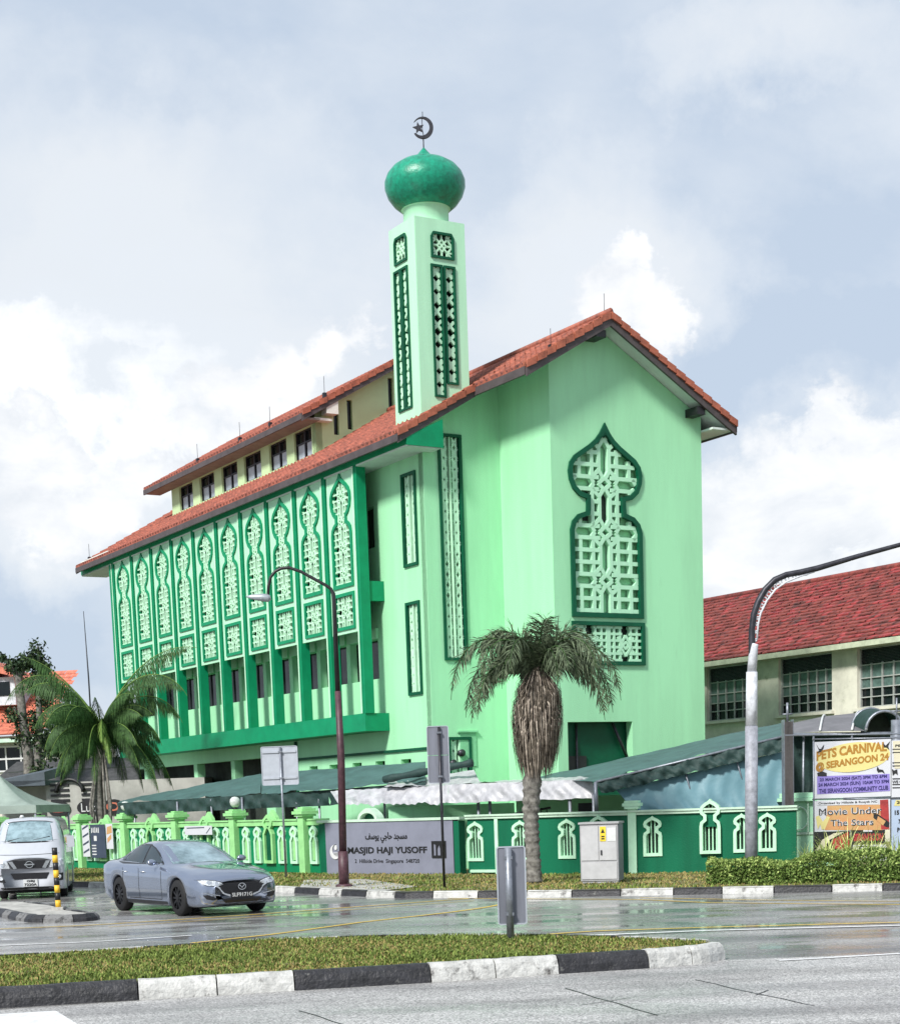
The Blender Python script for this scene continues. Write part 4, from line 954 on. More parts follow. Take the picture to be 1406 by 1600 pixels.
mb.build('lamp_head', mat('lamp_housing', (.38, .42, .45), .4, .15, 8, metal=.3), lp)
b = at_base(1173, 1378)
l2 = thing('street_lamp', 'tall grey street lamp with a long perforated curved arm, in the hedge at right', 'street lamp', b, 0, 'street lamps')
mb = MB(); mb.tube(loc_pts([(1173, 1378), (1173.5, 1135)], b.y, b), .132, 16); mb.build('lower_pole', mat('grey_pole_paint', (.30, .31, .35), .5, .2, 7, .2, 30), l2)
mb = MB(); mb.tube(loc_pts([(1173.5, 1135), (1174, 1050)], b.y, b), [.125, .115], 16); mb.tube(loc_pts([(1174, 1050), (1177, 1010), (1178, 1006)], b.y, b), [.1, .09, .085], 16); mb.build('upper_pole', mat('white_pole_paint', (.62, .64, .68), .5, .15, 7, .2, 30), l2)
arc_ = [(1175, 1050), (1174, 1010), (1174, 985), (1177, 960), (1184, 940), (1195, 921), (1210, 906), (1228, 898), (1250, 894), (1276, 888), (1340, 869), (1406, 851), (1470, 834)]
mb = MB(); mb.tube(loc_pts(arc_, b.y, b), [.075, .07, .065, .065, .065, .065, .065, .06, .06, .06, .05, .045, .045], 10); mb.build('arm', METAL, l2)
inner = [(1182, 1000), (1184, 975), (1188, 958), (1198, 938), (1211, 921), (1228, 909), (1250, 900), (1272, 893)]
mb = MB(); up_ = loc_pts([(1178, 1000), (1179, 975), (1182, 955), (1190, 936), (1203, 918), (1220, 906), (1242, 897), (1270, 890)], b.y, b); lo_ = loc_pts(inner, b.y, b)
mb.tube(lo_, .022, 6)
for i in range(0, 7):
    for t in (0, .5):
        c_ = (up_[i].lerp(up_[i+1], t)+lo_[i].lerp(lo_[i+1], t))/2; r_ = (up_[i]-lo_[i]).length*.42
        mb.tube([c_+Vector((math.cos(2*math.pi*k/10)*r_, 0, math.sin(2*math.pi*k/10)*r_)) for k in range(11)], .016, 5)
mb.build('perforated_web', MATS['white_pole_paint'], l2)
b = at_base(1229, 1345, 0); b = Vector((9.0, 43.2, VZ)); b = atY(1231, 1330, 40.2); b.z = VZ
po = thing('utility_pole', 'dark square post beside the event banners', 'post', b, R(8))
mb = MB(); tp = atY(1226, 1128, 40.2)-b
mb.box(-.10, .10, -.1, .1, 0, tp.z); mb.build('post', mat('weathered_dark_wood', (.10, .09, .09), .8, .25, 3, .5, 12, streak=True), po)
mb = MB(); mb.box(-.12, -.101, -.09, .09, 0, tp.z+.05); mb.box(.101, .12, -.09, .09, 0, tp.z+.05); mb.tube([(0, 0, tp.z), (0, 0, tp.z+.45)], .03, 6); mb.tube([(-.12, 0, tp.z+.18), (.12, 0, tp.z+.18)], .02, 6); mb.build('bracket', GALV, po)
# sign backs
def rrect(w, h, r, cx=0, cz=0, n=5):
    P = []
    for (sx, sz, a0) in ((1, 1, 0), (-1, 1, 90), (-1, -1, 180), (1, -1, 270)):
        for i in range(n+1):
            a = R(a0+90*i/n); P.append((cx+sx*(w/2-r)+r*math.cos(a), cz+sz*(h/2-r)+r*math.sin(a)))
    return P
def sign_back(label, base, rz, w, z0, z1, m, ribs, pole_m, off=0., r=.05, name='road_sign', pr=.03, split=None, top=None):
    t = thing(name, label, 'road sign', base, rz, 'road signs seen from behind')
    fn = lambda a, z, d=0: (a, -d, z)
    mb = MB()
    if split: 
        mb.plate(rrect(w, split-z0-.01, r, off, (split+z0)/2), [], fn, -.012, 0); mb.plate(rrect(w, z1-split-.01, r, off, (split+z1)/2), [], fn, -.012, 0)
    else: mb.plate(rrect(w, z1-z0, r, off, (z0+z1)/2), [], fn, -.012, 0)
    p = mb.build('plate', m, t)
    mb = MB(); mb.ring(rrect(w, z1-z0, r, off, (z0+z1)/2), .018, fn, -.012, .012)
    for z in ribs: mb.box(off-w*.46, off+w*.46, -.028, -.001, z-.025, z+.025)
    mb.build('rim', SIGNBL, t)
    mb = MB(); mb.tube([(0, -.05, 0), (0, -.05, (top or z1)-.02)], pr, 10); mb.build('pole', pole_m, t)
    mb = MB()
    for z in ribs or (z0+.15, z1-.15): mb.box(-.05, .05, -.09, .0, z-.02, z+.02)
    mb.build('clamp', GALV, t)
    return t
b = at_base(448, 1370); k = b.y
hz = lambda u, v, Y: atY(u, v, Y).z
sign_back('square pale road sign seen from behind, left of the maroon lamp post', b, R(-8), 58/CF*k, hz(432, 1227, k)-VZ, hz(432, 1166, k)-VZ, SIGNBL, (hz(432, 1216, k)-VZ, hz(432, 1175, k)-VZ), GALV, off=-.04)
b = at_base(694, 1386); k = b.y
sign_back('tall narrow grey road sign in two plates, seen from behind beside the name wall', b, R(4), 34/CF*k, hz(688, 1224, k)-VZ, hz(688, 1134, k)-VZ, SIGNBK, (), METAL, off=-.03, split=hz(688, 1180, k)-VZ)
b = gpt(797, 1467, .2); k = b.y
t_ = sign_back('nearest road sign seen from behind, low on the grass island', b, R(5), 46/CF*k, hz(802, 1445, k)-.2, hz(802, 1322, k)-.2, SIGNBK, (), GALV, off=.04, pr=.05, r=.04)
# cabinet
b = gpt(911, 1381, VZ); b2 = gpt(963, 1384, VZ); b3 = gpt(975, 1378, VZ)
cbr = math.atan2(b2.y-b.y, b2.x-b.x)*.4
cab = thing('electrical_cabinet', 'grey two-door electrical cabinet with a yellow warning sticker, in front of the wall', 'utility cabinet', (b.x+.43, b.y+.25, VZ), R(-17))
wC, hC = .84, hz(938, 1286, b2.y)-VZ
mb = MB(); mb.box(-wC/2, wC/2, -.22, .35, .05, hC-.04); mb.box(-wC/2-.03, wC/2+.03, -.25, .38, hC-.04, hC); mb.box(-wC/2+.02, wC/2-.02, -.2, .33, 0, .05); mb.build('cabinet_body', mat('cabinet_grey', (.34, .34, .35), .5, .06, 4), cab)
mb = MB(); mb.box(wC/2+.001, wC/2+.012, -.2, .33, .08, hC-.06); mb.build('side_panel', SIGNBK, cab)
for x0, x1, z0, z1 in ((-wC/2+.03, -.012, .50, hC-.09), (.012, wC/2-.03, .50, hC-.09), (-wC/2+.03, wC/2-.03, .09, .46)):
    mb = MB(); mb.box(x0, x1, -.235, -.221, z0, z1); mb.build('door', mat('cabinet_door', (.46, .46, .47), .45, .06, 4) if 'cabinet_door' not in MATS else MATS['cabinet_door'], cab)
mb = MB(); mb.box(.03, .16, -.243, -.236, hC-.42, hC-.10); mb.build('warning_sticker', mat('yellow_sticker', (.75, .55, .03), .5), cab)
mb = MB(); mb.box(.19, .38, -.242, -.236, hC-.42, hC-.13); mb.build('notice', WHITE, cab)
mb = MB(); mb.plate([(.05, hC-.24), (.14, hC-.24), (.095, hC-.14)], [], lambda s, t, d: (s, -.2435-d, t), 0, .002); mb.box(.06, .13, -.245, -.2435, hC-.38, hC-.35); mb.box(.06, .13, -.245, -.2435, hC-.33, hC-.30); mb.build('sticker_mark', BLACK, cab)
mb = MB(); mb.box(.04, .07, -.26, -.236, .62, .72); mb.build('handle', METAL, cab)
# bollard
b = gpt(92, 1421, .13); k = b.y
bo = thing('marker_post', 'thin yellow and black striped marker post on the small kerbed island', 'marker post', (b.x, b.y, .13))
zt = hz(91, 1324, k)-.13; YB = mat('post_yellow', (.80, .48, .03), .5, .1, 8); n = 8
mb = MB()
for i in range(n):
    mb.tube([(0, 0, .04+(zt-.04)*i/n), (0, 0, .04+(zt-.04)*(i+1)/n-.002)], .055, 16, 1 if i % 2 else 0)
mb.build('post', [YB, BLACK], bo)
mb = MB(); mb.box(-.12, .12, -.12, .12, 0, .05); mb.build('base_plate', CONC, bo)
# ------------------------------------------------------------------ other buildings
# long school building on the right, parallel to the mosque
SB = 16.0
school = thing('school_building', 'cream building with a long red tiled roof and gridded windows, right of the mosque', 'building', LW(SB, -4, 0), TH)
def SF(x, y, z): return (x-SB, y+4, z)
sfn = lambda s, t, d: SF(SB-d, s, t)
swin = [(4.24, 6.6), (-.07, 2.62), (-4.3, -1.27), (-8.5, -5.5), (8.6, 10.9)]
mb = MB(); mb.plate([(-14, 0), (16, 0), (16, 6.95), (-14, 6.95)], [[(a, 4.62), (b, 4.62), (b, 6.62), (a, 6.62)] for a, b in swin], sfn, -.3, 0)
q = SF(SB+7.5, -14, 0); mb.box(.3, 8, -10, 20, 0, 6.9); mb.build('wall', CREAM, school)
for a, b in swin:
    w = MB(); n = 6 if b-a > 2.5 else 5
    w.ring([(a, 4.62), (b, 4.62), (b, 6.62), (a, 6.62)], .05, sfn, -.2, -.12)
    for i in range(1, n): x = a+(b-a)*i/n; w.plate([(x-.02, 4.65), (x+.02, 4.65), (x+.02, 6.1), (x-.02, 6.1)], [], sfn, -.2, -.13)
    for z in (4.98, 5.28, 5.62, 6.05): w.plate([(a+.03, z-.018), (b-.03, z-.018), (b-.03, z+.018), (a+.03, z+.018)], [], sfn, -.2, -.131)
    wo = w.build('window', mat('window_frame_grey', (.38, .40, .38), .6) if 'window_frame_grey' not in MATS else MATS['window_frame_grey'], school)
    g = MB(); g.plate([(a, 4.62), (b, 4.62), (b, 6.62), (a, 6.62)], [], sfn, -.25, -.21); g.build('pane', GLASS, wo)
    g = MB()
    for i in range(n):
        x0 = a+(b-a)*i/n; x1 = a+(b-a)*(i+1)/n
        for z0, z1 in ((5.3, 5.6), (5.64, 6.03)): g.plate([(x0+.04, z0), (x1-.04, z0), (x1-.04, z1), (x0+.04, z1)], [], sfn, -.205, -.19)
    g.build('frosted_pane', mat('frosted_green', (.10, .16, .145), .3, .2, 6) if 'frosted_green' not in MATS else MATS['frosted_green'], wo)
    g = MB()
    for z in [6.12+.05*i for i in range(10)]: g.plate([(a+.04, z), (b-.04, z), (b-.04, z+.025), (a+.04, z+.025)], [], sfn, -.2, -.15)
    g.build('louvre', METAL, wo)
    g = MB(); g.plate([(a-.12, 4.52), (b+.12, 4.52), (b+.12, 4.62), (a-.12, 4.62)], [], sfn, 0, .14); g.build('sill', CREAM, school)
def course_tiles(mb, x0, x1, y0, y1, z0, z1, row, per, loc):
    """flat clay tile courses with ragged butts"""
    nr = int(math.hypot(x1-x0, z1-z0)/row); rnd = random.Random(3)
    for r_ in range(nr):
        ta, tb = r_/nr, (r_+1.12)/nr; xa, xb = x0+(x1-x0)*ta, x0+(x1-x0)*tb; za, zb = z0+(z1-z0)*ta+.05, z0+(z1-z0)*tb
        y = y0+(per/2 if r_ % 2 else 0)
        while y < y1:
            j = rnd.uniform(-.02, .03); k = rnd.uniform(0, .025)
            vs = [(xa-j, y+.006, za+k), (xa-j, y+per-.006, za+k), (xb, y+per-.006, zb), (xb, y+.006, zb), (xa-j, y+.006, za+k-.045), (xa-j, y+per-.006, za+k-.045)]
            mb.add([loc(*v) for v in vs], [(0, 1, 2, 3), (0, 4, 5, 1)], 0 if rnd.random() > .25 else 1); y += per
mb = MB(); course_tiles(mb, SB-.55, SB+5.2, -10, 13.8, 6.80, 9.93, .30, .30, SF)
v = [SF(SB-.5, -10, 6.78), SF(SB-.5, 14, 6.78), SF(SB+5.2, 14, 9.9), SF(SB+5.2, -10, 9.9)]; mb.add(v, [(0, 1, 2, 3)])
mb.tube([SF(SB+5.25, -10, 9.98), SF(SB+5.25, 14, 9.98)], .12, 8)
sroof = mb.build('roof', [TILER, mat('red_tile_dark', (.34, .05, .05), .6, .3, 4)], school)
mb = MB(); mb.box(-.62, -.5, -6, 18, 6.60, 6.78); mb.box(-.5, 0, -6, 18, 6.62, 6.66); mb.build('gutter', mat('gutter_cream', (.50, .54, .40), .6), sroof)
# red-roofed house at the far left
hb = atY(20, 1250, 92); hs = thing('red_roof_house', 'small orange-roofed house with dormer window at far left behind the leafy tree', 'house', (hb.x, hb.y, 0), R(-14))
def hz_(v, Y=92, u=20): return atY(u, v, Y).z
mb = MB(); zt_ = hz_(1150); mb.box(-7, 2.6, 0, 8, 0, zt_); mb.build('wall', CREAM, hs)
def hloc(x, y, z): return (y, x, z)
zr0, zr1 = hz_(1148), hz_(1060)+.6
mb = MB(); course_tiles(mb, -.6, 4.2, -7.5, 2.2, zr0, zr1, .34, .34, hloc); v = [hloc(-.6, -7.5, zr0-.03), hloc(-.6, 2.2, zr0-.03), hloc(4.2, 1.4, zr1-.03), hloc(4.2, -7.5, zr1-.03)]; mb.add(v, [(0, 1, 2, 3)])
ORT = mat('orange_tile', (.55, .17, .10), .6, .25, 4, col2=(.36, .09, .06))
mb.build('roof', [ORT, ORT], hs)
mb = MB(); zd = hz_(1100); mb.box(-1.4, .3, .6, 3, zd, zd+1.5); d = mb.build('dormer', MATS['white_pole_paint'], hs)
mb = MB(); mb.box(-1.1, 0, .55, .6, zd+.5, zd+1.25); mb.build('pane', GLASS, d)
mb = MB(); mb.plate([(-1.9, zd+1.4), (-.55, zd+2.3), (.8, zd+1.4), (-.55, zd+1.75)], [], lambda s, t, dd: (s, .3-dd, t), -2, .2); mb.build('dormer_roof', ORT, d)
mb = MB(); z0_, z1_ = hz_(1206), hz_(1168); mb.box(-2.0, 1.6, -.06, 0, z0_, z1_); w = mb.build('window', GLASS, hs)
mb = MB(); 
for x in (-2.0, -1.1, -.2, .7, 1.5): mb.box(x, x+.09, -.1, -.06, z0_, z1_)
for z in (z0_, (z0_+z1_)/2, z1_): mb.box(-2, 1.6, -.11, -.061, z, z+.09)
mb.build('frame', WHITE, w)
mb = MB(); mb.box(-2.4, 2.2, -.9, 0, z1_+.25, z1_+.45); mb.box(-7, 2.6, -.2, 0, z0_-.5, z0_-.3); mb.build('ledge', MATS['coping_paint'], hs)
# low shop block behind the left fence
shp = atY(110, 1285, 66); sh = thing('shop_block', 'grey shop wall with dark oval signs and louvres behind the coconut palm', 'building', (shp.x, shp.y, 0), R(-6))
zs = lambda v: atY(110, v, 66).z
mb = MB(); mb.box(-.9, 5.5, 0, 6, 0, zs(1222)); mb.box(-3.2, -.9, 1.2, 6, 0, zs(1225)); mb.build('wall', GREYW, sh)
mb = MB(); mb.box(-3.6, -.7, -.6, 3, zs(1226), zs(1222)+.1); v = [(-3.6, -.6, zs(1222)), (-.7, -.6, zs(1205)), (-.7, 3, zs(1190)), (-3.6, 3, zs(1212))]; mb.add(v+[(p[0], p[1], p[2]-.35) for p in v], [(0, 1, 2, 3), (0, 4, 5, 1), (1, 5, 6, 2), (4, 5, 6, 7)]); mb.build('roof', mat('slate_blue_roof', (.07, .09, .11), .6), sh)
mb = MB()
for x0 in (-.5, .75):
    mb = MB()
    for i in range(4): mb.box(x0-.2, x0+.55, -.05, 0, zs(1252)+i*.2, zs(1252)+i*.2+.09)
    mb.build('louvre', BLACK, sh)
for k, (x0, bod, m_) in enumerate(((-.45, 'S', TILER), (.75, 'Luc', WHITE), (1.75, 'o', ORT))):
    mb = MB(); c = x0+.05; mb.plate([(c+.46*math.cos(R(a)), zs(1263)+.30*math.sin(R(a))) for a in range(0, 360, 20)], [], lambda s, t, d: (s, -d, t), 0, .08); so = mb.build('oval_sign', BLACK, sh)
    text(bod, lambda s, z, d=0: (s, -d, z), c-.28, c+.28, zs(1263)-.16, zs(1263)+.18, m_, so, d=.085)
mb = MB(); mb.tube([(.1+.55*math.cos(R(a)), -.1, zs(1238)+.5*math.sin(R(a))) for a in range(0, 181, 15)], .08, 6); mb.build('arch', BLACK, sh)
# dark covered walkway behind the left canopy
dk = atY(300, 1270, 75); dw = thing('covered_walkway', 'dark low building with shelves under the mosque overhang, behind the long canopy', 'building', (dk.x, dk.y, 0), R(-20))
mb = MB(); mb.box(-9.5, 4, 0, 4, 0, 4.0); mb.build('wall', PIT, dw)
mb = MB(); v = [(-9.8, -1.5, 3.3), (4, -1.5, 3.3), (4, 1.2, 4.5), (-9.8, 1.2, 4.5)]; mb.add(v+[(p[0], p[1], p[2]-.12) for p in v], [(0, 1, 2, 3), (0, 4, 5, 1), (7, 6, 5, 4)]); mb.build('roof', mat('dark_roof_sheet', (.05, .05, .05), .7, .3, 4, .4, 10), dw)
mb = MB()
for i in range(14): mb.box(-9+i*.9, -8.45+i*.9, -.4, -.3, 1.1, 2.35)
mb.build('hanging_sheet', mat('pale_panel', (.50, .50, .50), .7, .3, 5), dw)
# grey-green tent at the far left
tb = atY(6, 1300, 49); tt = thing('peaked_tent', 'grey-green peaked tent roof behind the white van', 'tent', (tb.x, tb.y, 0), R(-5))
tz = lambda v: atY(6, v, 49).z; hw = 1.55; ze, zp = tz(1260), tz(1211)
mb = MB(); n = 12; rows = []
for j in range(9):
    t = j/8; z = ze+(zp-ze)*(t**1.9); r_ = hw*(1-t)
    rows.append([(x*r_, y*r_, z-(.12*math.sin(math.pi*(k % 4)/4)*(1-t))) for k, (x, y) in enumerate([(-1, -1), (-.5, -1), (0, -1), (.5, -1), (1, -1), (1, -.5), (1, 0), (1, .5), (1, 1), (.5, 1), (0, 1), (-.5, 1), (-1, 1), (-1, .5), (-1, 0), (-1, -.5)])])
vs_ = [p for r_ in rows for p in r_]
mb.add(vs_, [(j*16+k, j*16+(k+1) % 16, (j+1)*16+(k+1) % 16, (j+1)*16+k) for j in range(8) for k in range(16)], 0, True)
mb.add([(x, y, ze+.0) for x, y, z in rows[0]]+[(x*1.0, y*1.0, ze-.22) for x, y, z in rows[0]], [(k, (k+1) % 16, 16+(k+1) % 16, 16+k) for k in range(16)])
mb.build('canopy', mat('tent_fabric', (.26, .32, .28), .7, .1, 2, .3, 10), tt)
mb = MB()
for x, y in ((-1, -1), (1, -1), (1, 1), (-1, 1)): mb = MB(); mb.tube([(x*hw*.97, y*hw*.97, 0), (x*hw*.97, y*hw*.97, ze)], .03); mb.build('pole', GALV, tt)

# ------------------------------------------------------------------ vegetation
def leafmat(name, c, c2, rough=.5):
    return mat(name, c, max(rough, .6), .3, 9, col2=c2, spec=.18)
FROND = leafmat('coconut_leaf', (.048, .105, .03), (.010, .030, .008), .35)
FRONDY = leafmat('young_frond', (.14, .22, .05), (.06, .12, .03), .45)
FRONDD = leafmat('palm_leaf_dark', (.13, .17, .10), (.015, .025, .014), .45)
DEAD = leafmat('dead_frond', (.125, .105, .082), (.03, .024, .018), .8)
DEADL = leafmat('dead_frond_pale', (.38, .33, .27), (.16, .12, .10), .8)
BARK = mat('palm_bark', (.20, .19, .17), .9, .3, 7, .8, 14, col2=(.05, .045, .04))
def frond(mb, base, az, el, length, droop, ll, n=26, mi=0, stem=1, rnd=random, hang=.9, w=.03, both=True, rad=.02, curl=0., plume=False, curtain=False):
    d = Vector((math.cos(az)*math.cos(el), math.sin(az)*math.cos(el), math.sin(el))); p = Vector(base); step = length/n; pts = [p.copy()]
    side = Vector((-math.sin(az), math.cos(az), 0))
    for i in range(n):
        t = i/n; d = (d+Vector((0, 0, -droop*step*(.4+1.5*t)))+side*curl*step).normalized(); p = p+d*step; pts.append(p.copy())
    mb.tube(pts, [rad*(1-.8*i/n) for i in range(n+1)], 4, stem, cap=False)
    for i in range(3, n+1):
        t = i/n; L_ = ll*(math.sin(math.pi*min(1, t*.92+.12))**.6)*rnd.uniform(.85, 1.1); dd = (pts[i]-pts[i-1]).normalized()
        for sg in (-1, 1):
            for k in (0, .5):
                q = pts[i-1].lerp(pts[i], k); s_ = dd.cross(Vector((0, 0, 1))); s_ = side if s_.length < .1 else s_.normalized()
                out_ = (s_*sg*(1-hang*.55)+dd*.45+Vector((0, 0, -hang*rnd.uniform(.6, 1.1)))).normalized()
                if curtain: out_ = (s_*sg*.38+dd*.25+Vector((0, 0, -rnd.uniform(.7, 1.2)))).normalized()
                if plume: out_ = (s_*rnd.uniform(-1, 1)+s_.cross(dd)*rnd.uniform(-1, 1)+dd*.7+Vector((0, 0, -.45))).normalized()
                mid = q+out_*L_*.5; out2 = (out_+Vector((0, 0, -.5*hang))).normalized(); tip = mid+out2*L_*.55
                wv_ = dd*w
                mb.add([q-wv_*.6, q+wv_*.6, mid+wv_, mid-wv_, tip], [(0, 1, 2, 3), (3, 2, 4)], mi)
rc = random.Random(11)
cbp = atY(160, 1330, 60.5)
coco = thing('coconut_palm', 'bushy coconut palm with long arching fronds at the left end of the mosque', 'palm tree', (cbp.x, cbp.y, 0))
def crel(u, v, dy=0): return atY(u, v, cbp.y+dy)-Vector((cbp.x, cbp.y, 0))
crown = crel(158, 1135)
tr_ = MB()
tr_.tube([(0.05, 0, 0), (.02, 0, 1.2), (0, 0, crown.z*.6), crown], [.19, .16, .14, .16], 12)
for i in range(10): a = rc.uniform(0, 6.28); r_ = rc.uniform(.1, .45); tr_.tube([(math.cos(a)*r_*.6, math.sin(a)*r_*.6, 0), (math.cos(a)*r_, math.sin(a)*r_, crown.z*.45), crown], [.06, .05, .03], 6)
tr_.build('trunk', BARK, coco)
fm = MB(); s_ = 60.5/CF
spec = [ # tip u, v, apex bulge, in px; direction derived from the photograph's fronds
    (52, 990, 1.15, .26), (193, 975, 1.35, .12), (238, 1040, .9, .40), (245, 1108, .55, .55), (258, 1180, .1, .5), (75, 1060, .9, .5), (45, 1120, .7, .6), (70, 1150, .55, .62),
    (88, 1215, .1, .6), (200, 1255, -.1, .3), (120, 1010, 1.1, .3), (225, 1000, 1.15, .3), (180, 1100, 1.4, .3), (130, 1230, -.3, .3), (232, 1230, -.2, .4), (150, 1010, 1.45, .1)]
for (u, v, el, dr) in spec:
    tip = crel(u, v, 0); dx = tip.x-crown.x
    az = (0 if dx > 0 else math.pi)+rc.uniform(-.5, .5); ln = max(2.0, (Vector((tip.x, 0, tip.z))-Vector((crown.x, 0, crown.z))).length*1.3)
    frond(fm, crown, az, min(el, 1.05), ln, dr*1.3+.12, .9, 40, 0, 1, rc, 1.0, .018, rad=.035, curtain=True)
for k in range(34): frond(fm, crown, k*.91+rc.uniform(-.2, .2), (.75, .3, -.15, .9, -.5)[k % 5]+rc.uniform(-.15, .15), rc.uniform(2.1, 3.0), rc.uniform(.6, .95), .8, 34, 0, 1, rc, 1.0, .017, rad=.03, curtain=True)
for az, el in ((-1.4, .2), (-1.2, -.5)): frond(fm, crown+Vector((.1, -.2, .2)), az, el, 2.1, .9, .5, 22, 1, 1, rc, 1.0, .05, rad=.03)
fm.build('fronds', [FROND, FRONDY], coco)
# middle palm with a skirt of dead leaves
mbp = gpt(834, 1379, VZ); rm = random.Random(5)
fp_ = thing('skirted_palm', 'slender palm with a thick brown skirt of dead fronds, before the green wall', 'palm tree', (mbp.x, mbp.y, VZ))
def mrel(u, v): return atY(u, v, mbp.y)-mbp
ctop = mrel(841, 1055)
tm = MB(); pp = [(834, 1379, .185), (833, 1345, .165), (831, 1310, .165), (829, 1270, .18), (831, 1225, .20), (836, 1150, .20), (840, 1060, .17)]
fine_ = []
for i in range(60):
    t = i/59*(len(pp)-1); k = min(int(t), len(pp)-2); f_ = t-k; a, b_ = pp[k], pp[k+1]
    u, v, r_ = (a[0]+(b_[0]-a[0])*f_, a[1]+(b_[1]-a[1])*f_, a[2]+(b_[2]-a[2])*f_); q = mrel(u, v); fine_.append((q, r_*(1+.08*math.sin(i*2.1)+rm.uniform(-.07, .07))))
tm.tube([q for q, r_ in fine_], [r_ for q, r_ in fine_], 14); tm.build('trunk', BARK, fp_)
sk = MB()
for i in range(2400):
    t = rm.random(); zt0 = ctop.z+.2-t*1.65; a = rm.uniform(0, 6.283); q0 = mrel(840-4*t, 1060+100*t)
    rr = .9*(.20+.32*math.sin(math.pi*min(1, t*.72+.20)))*rm.uniform(.72, 1.12); ln = rm.uniform(.6, 1.25)
    p0 = Vector((q0.x+math.cos(a)*.17, q0.y+math.sin(a)*.17, zt0)); p1 = p0+Vector((math.cos(a)*rr*.85, math.sin(a)*rr*.85, -ln*.45)); p2 = p1+Vector((-math.cos(a)*rr*.3*t+rm.uniform(-.03, .03), -math.sin(a)*rr*.3*t, -ln*rm.uniform(.35, .65)))
    if p2.z < mrel(834, 1225).z: p2.z = mrel(834, 1225).z+abs(rm.gauss(0, .22))
    w = rm.uniform(.006, .02); s2 = Vector((-math.sin(a), math.cos(a), 0))*w
    sk.add([p0-s2, p0+s2, p1+s2, p1-s2, p2], [(0, 1, 2, 3), (3, 2, 4)], 0 if rm.random() > .35 else 1)
sk.build('dead_skirt', [DEAD, DEADL], fp_)
fm = MB()
specs = [(0.0, 1.0, 2.9, 1.35), (.25, .75, 2.7, 1.35), (-.3, .7, 2.5, 1.5), (math.pi, 1.0, 3.1, 1.25), (math.pi-.3, .8, 2.7, 1.4), (math.pi+.35, .7, 2.4, 1.6), (1.3, 1.3, 2.0, 1.2), (-1.4, 1.3, 1.8, 1.3), (-1.1, 1.1, 2.0, 1.7), (-2.1, 1.1, 2.1, 1.7), (1.0, 1.1, 2.4, 1.4), (2.2, 1.1, 2.4, 1.4),
         (-.1, .5, 2.3, 1.5), (math.pi+.1, .5, 2.4, 1.4), (.55, 1.2, 2.5, 1.5), (2.6, 1.2, 2.5, 1.5), (-.6, 1.15, 2.4, 1.6), (-2.6, 1.15, 2.4, 1.6), (.1, 1.3, 2.3, 1.6), (3.0, 1.3, 2.3, 1.6), (-.15, .85, 2.0, 2.0), (3.3, .85, 2.0, 2.0), (.2, 1.2, 1.9, 2.6), (3.0, 1.2, 1.9, 2.6), (-1.2, 1.1, 1.8, 2.6), (-.7, 1.2, 1.9, 2.5), (-2.5, 1.2, 1.9, 2.5)]
for az, el, ln, dr in specs: frond(fm, ctop+Vector((0, 0, rm.uniform(-.1, .15))), az, el, ln, dr, .50, 46, 0, 1, rm, .85, .017, rad=.03, plume=True); pass
for i in range(420):                                       # unopened spears and ruff of short leaflets at the top
    a = rm.uniform(0, 6.283); e_ = rm.uniform(.5, 1.5); d_ = Vector((math.cos(a)*math.cos(e_), math.sin(a)*math.cos(e_), math.sin(e_))); p0 = ctop+Vector((0, 0, rm.uniform(-.1, .45))); p1 = p0+d_*rm.uniform(.25, .7); s2 = d_.cross(Vector((0, 0, 1))).normalized()*.018
    fm.add([p0-s2, p0+s2, p1+Vector((0, 0, -.05))], [(0, 1, 2)], 0)
fm.build('fronds', [FRONDD, FROND], fp_)
# leafy tree far left with thick branches
def blob_leaves(mb, c, r, n, size, rnd, mi=0, nm=2, flat=1.):
    for i in range(n):
        while True:
            v = Vector((rnd.uniform(-1, 1), rnd.uniform(-1, 1), rnd.uniform(-1, 1)))
            if .1 < v.length < 1: break
        v = v*(.55+.45*v.length)/1
        p = Vector(c)+Vector((v.x*r[0], v.y*r[1], v.z*r[2]))*rnd.choice((.7, 1.0, 1.0, 1.35)); a = Vector((rnd.gauss(0, 1), rnd.gauss(0, 1), rnd.gauss(0, 1)*flat)).normalized(); b_ = a.cross(Vector((rnd.gauss(0, 1), rnd.gauss(0, 1), rnd.gauss(0, 1)))).normalized(); s = size*rnd.uniform(.6, 1.3)
        mb.add([p-a*s, p+b_*s*.45, p+a*s, p-b_*s*.45], [(0, 1, 2, 3)], mi+rnd.randrange(nm))
LEAF1 = leafmat('tree_leaf', (.07, .11, .045), (.02, .035, .015)); LEAF2 = leafmat('tree_leaf_dark', (.03, .055, .03), (.01, .02, .01))
def tree(name, label, base, limbs, blobs, leafsize, seed, dens=1., mats=None):
    t = thing(name, label, 'tree', base); rnd = random.Random(seed)
    mb = MB()
    for L_ in limbs: mb.tube([Vector(p)-Vector((base[0], base[1], 0)) for p, r_ in L_], [r_ for p, r_ in L_], 8)
    mb.build('trunk', BARK, t); mb = MB()
    for c, r_, n in blobs: blob_leaves(mb, Vector(c)-Vector((base[0], base[1], 0)), r_, int(n*dens), leafsize, rnd)
    mb.build('crown', mats or [LEAF1, LEAF2], t); return t
Y = 74.; A_ = lambda u, v, dy=0: atY(u, v, Y+dy)
b0_ = A_(48, 1290); b0_.z = 0
limbs = [[(b0_, .28), (A_(45, 1180), .24), (A_(36, 1120), .2), (A_(30, 1060), .16), (A_(8, 1028), .07)], [(b0_+Vector((.5, .3, 0)), .2), (A_(60, 1180), .17), (A_(62, 1110), .14), (A_(62, 1030), .1), (A_(60, 1010), .05)], [(A_(30, 1060), .12), (A_(42, 1038), .08), (A_(50, 1020), .04)], [(A_(38, 1130), .1), (A_(22, 1105), .05)]]
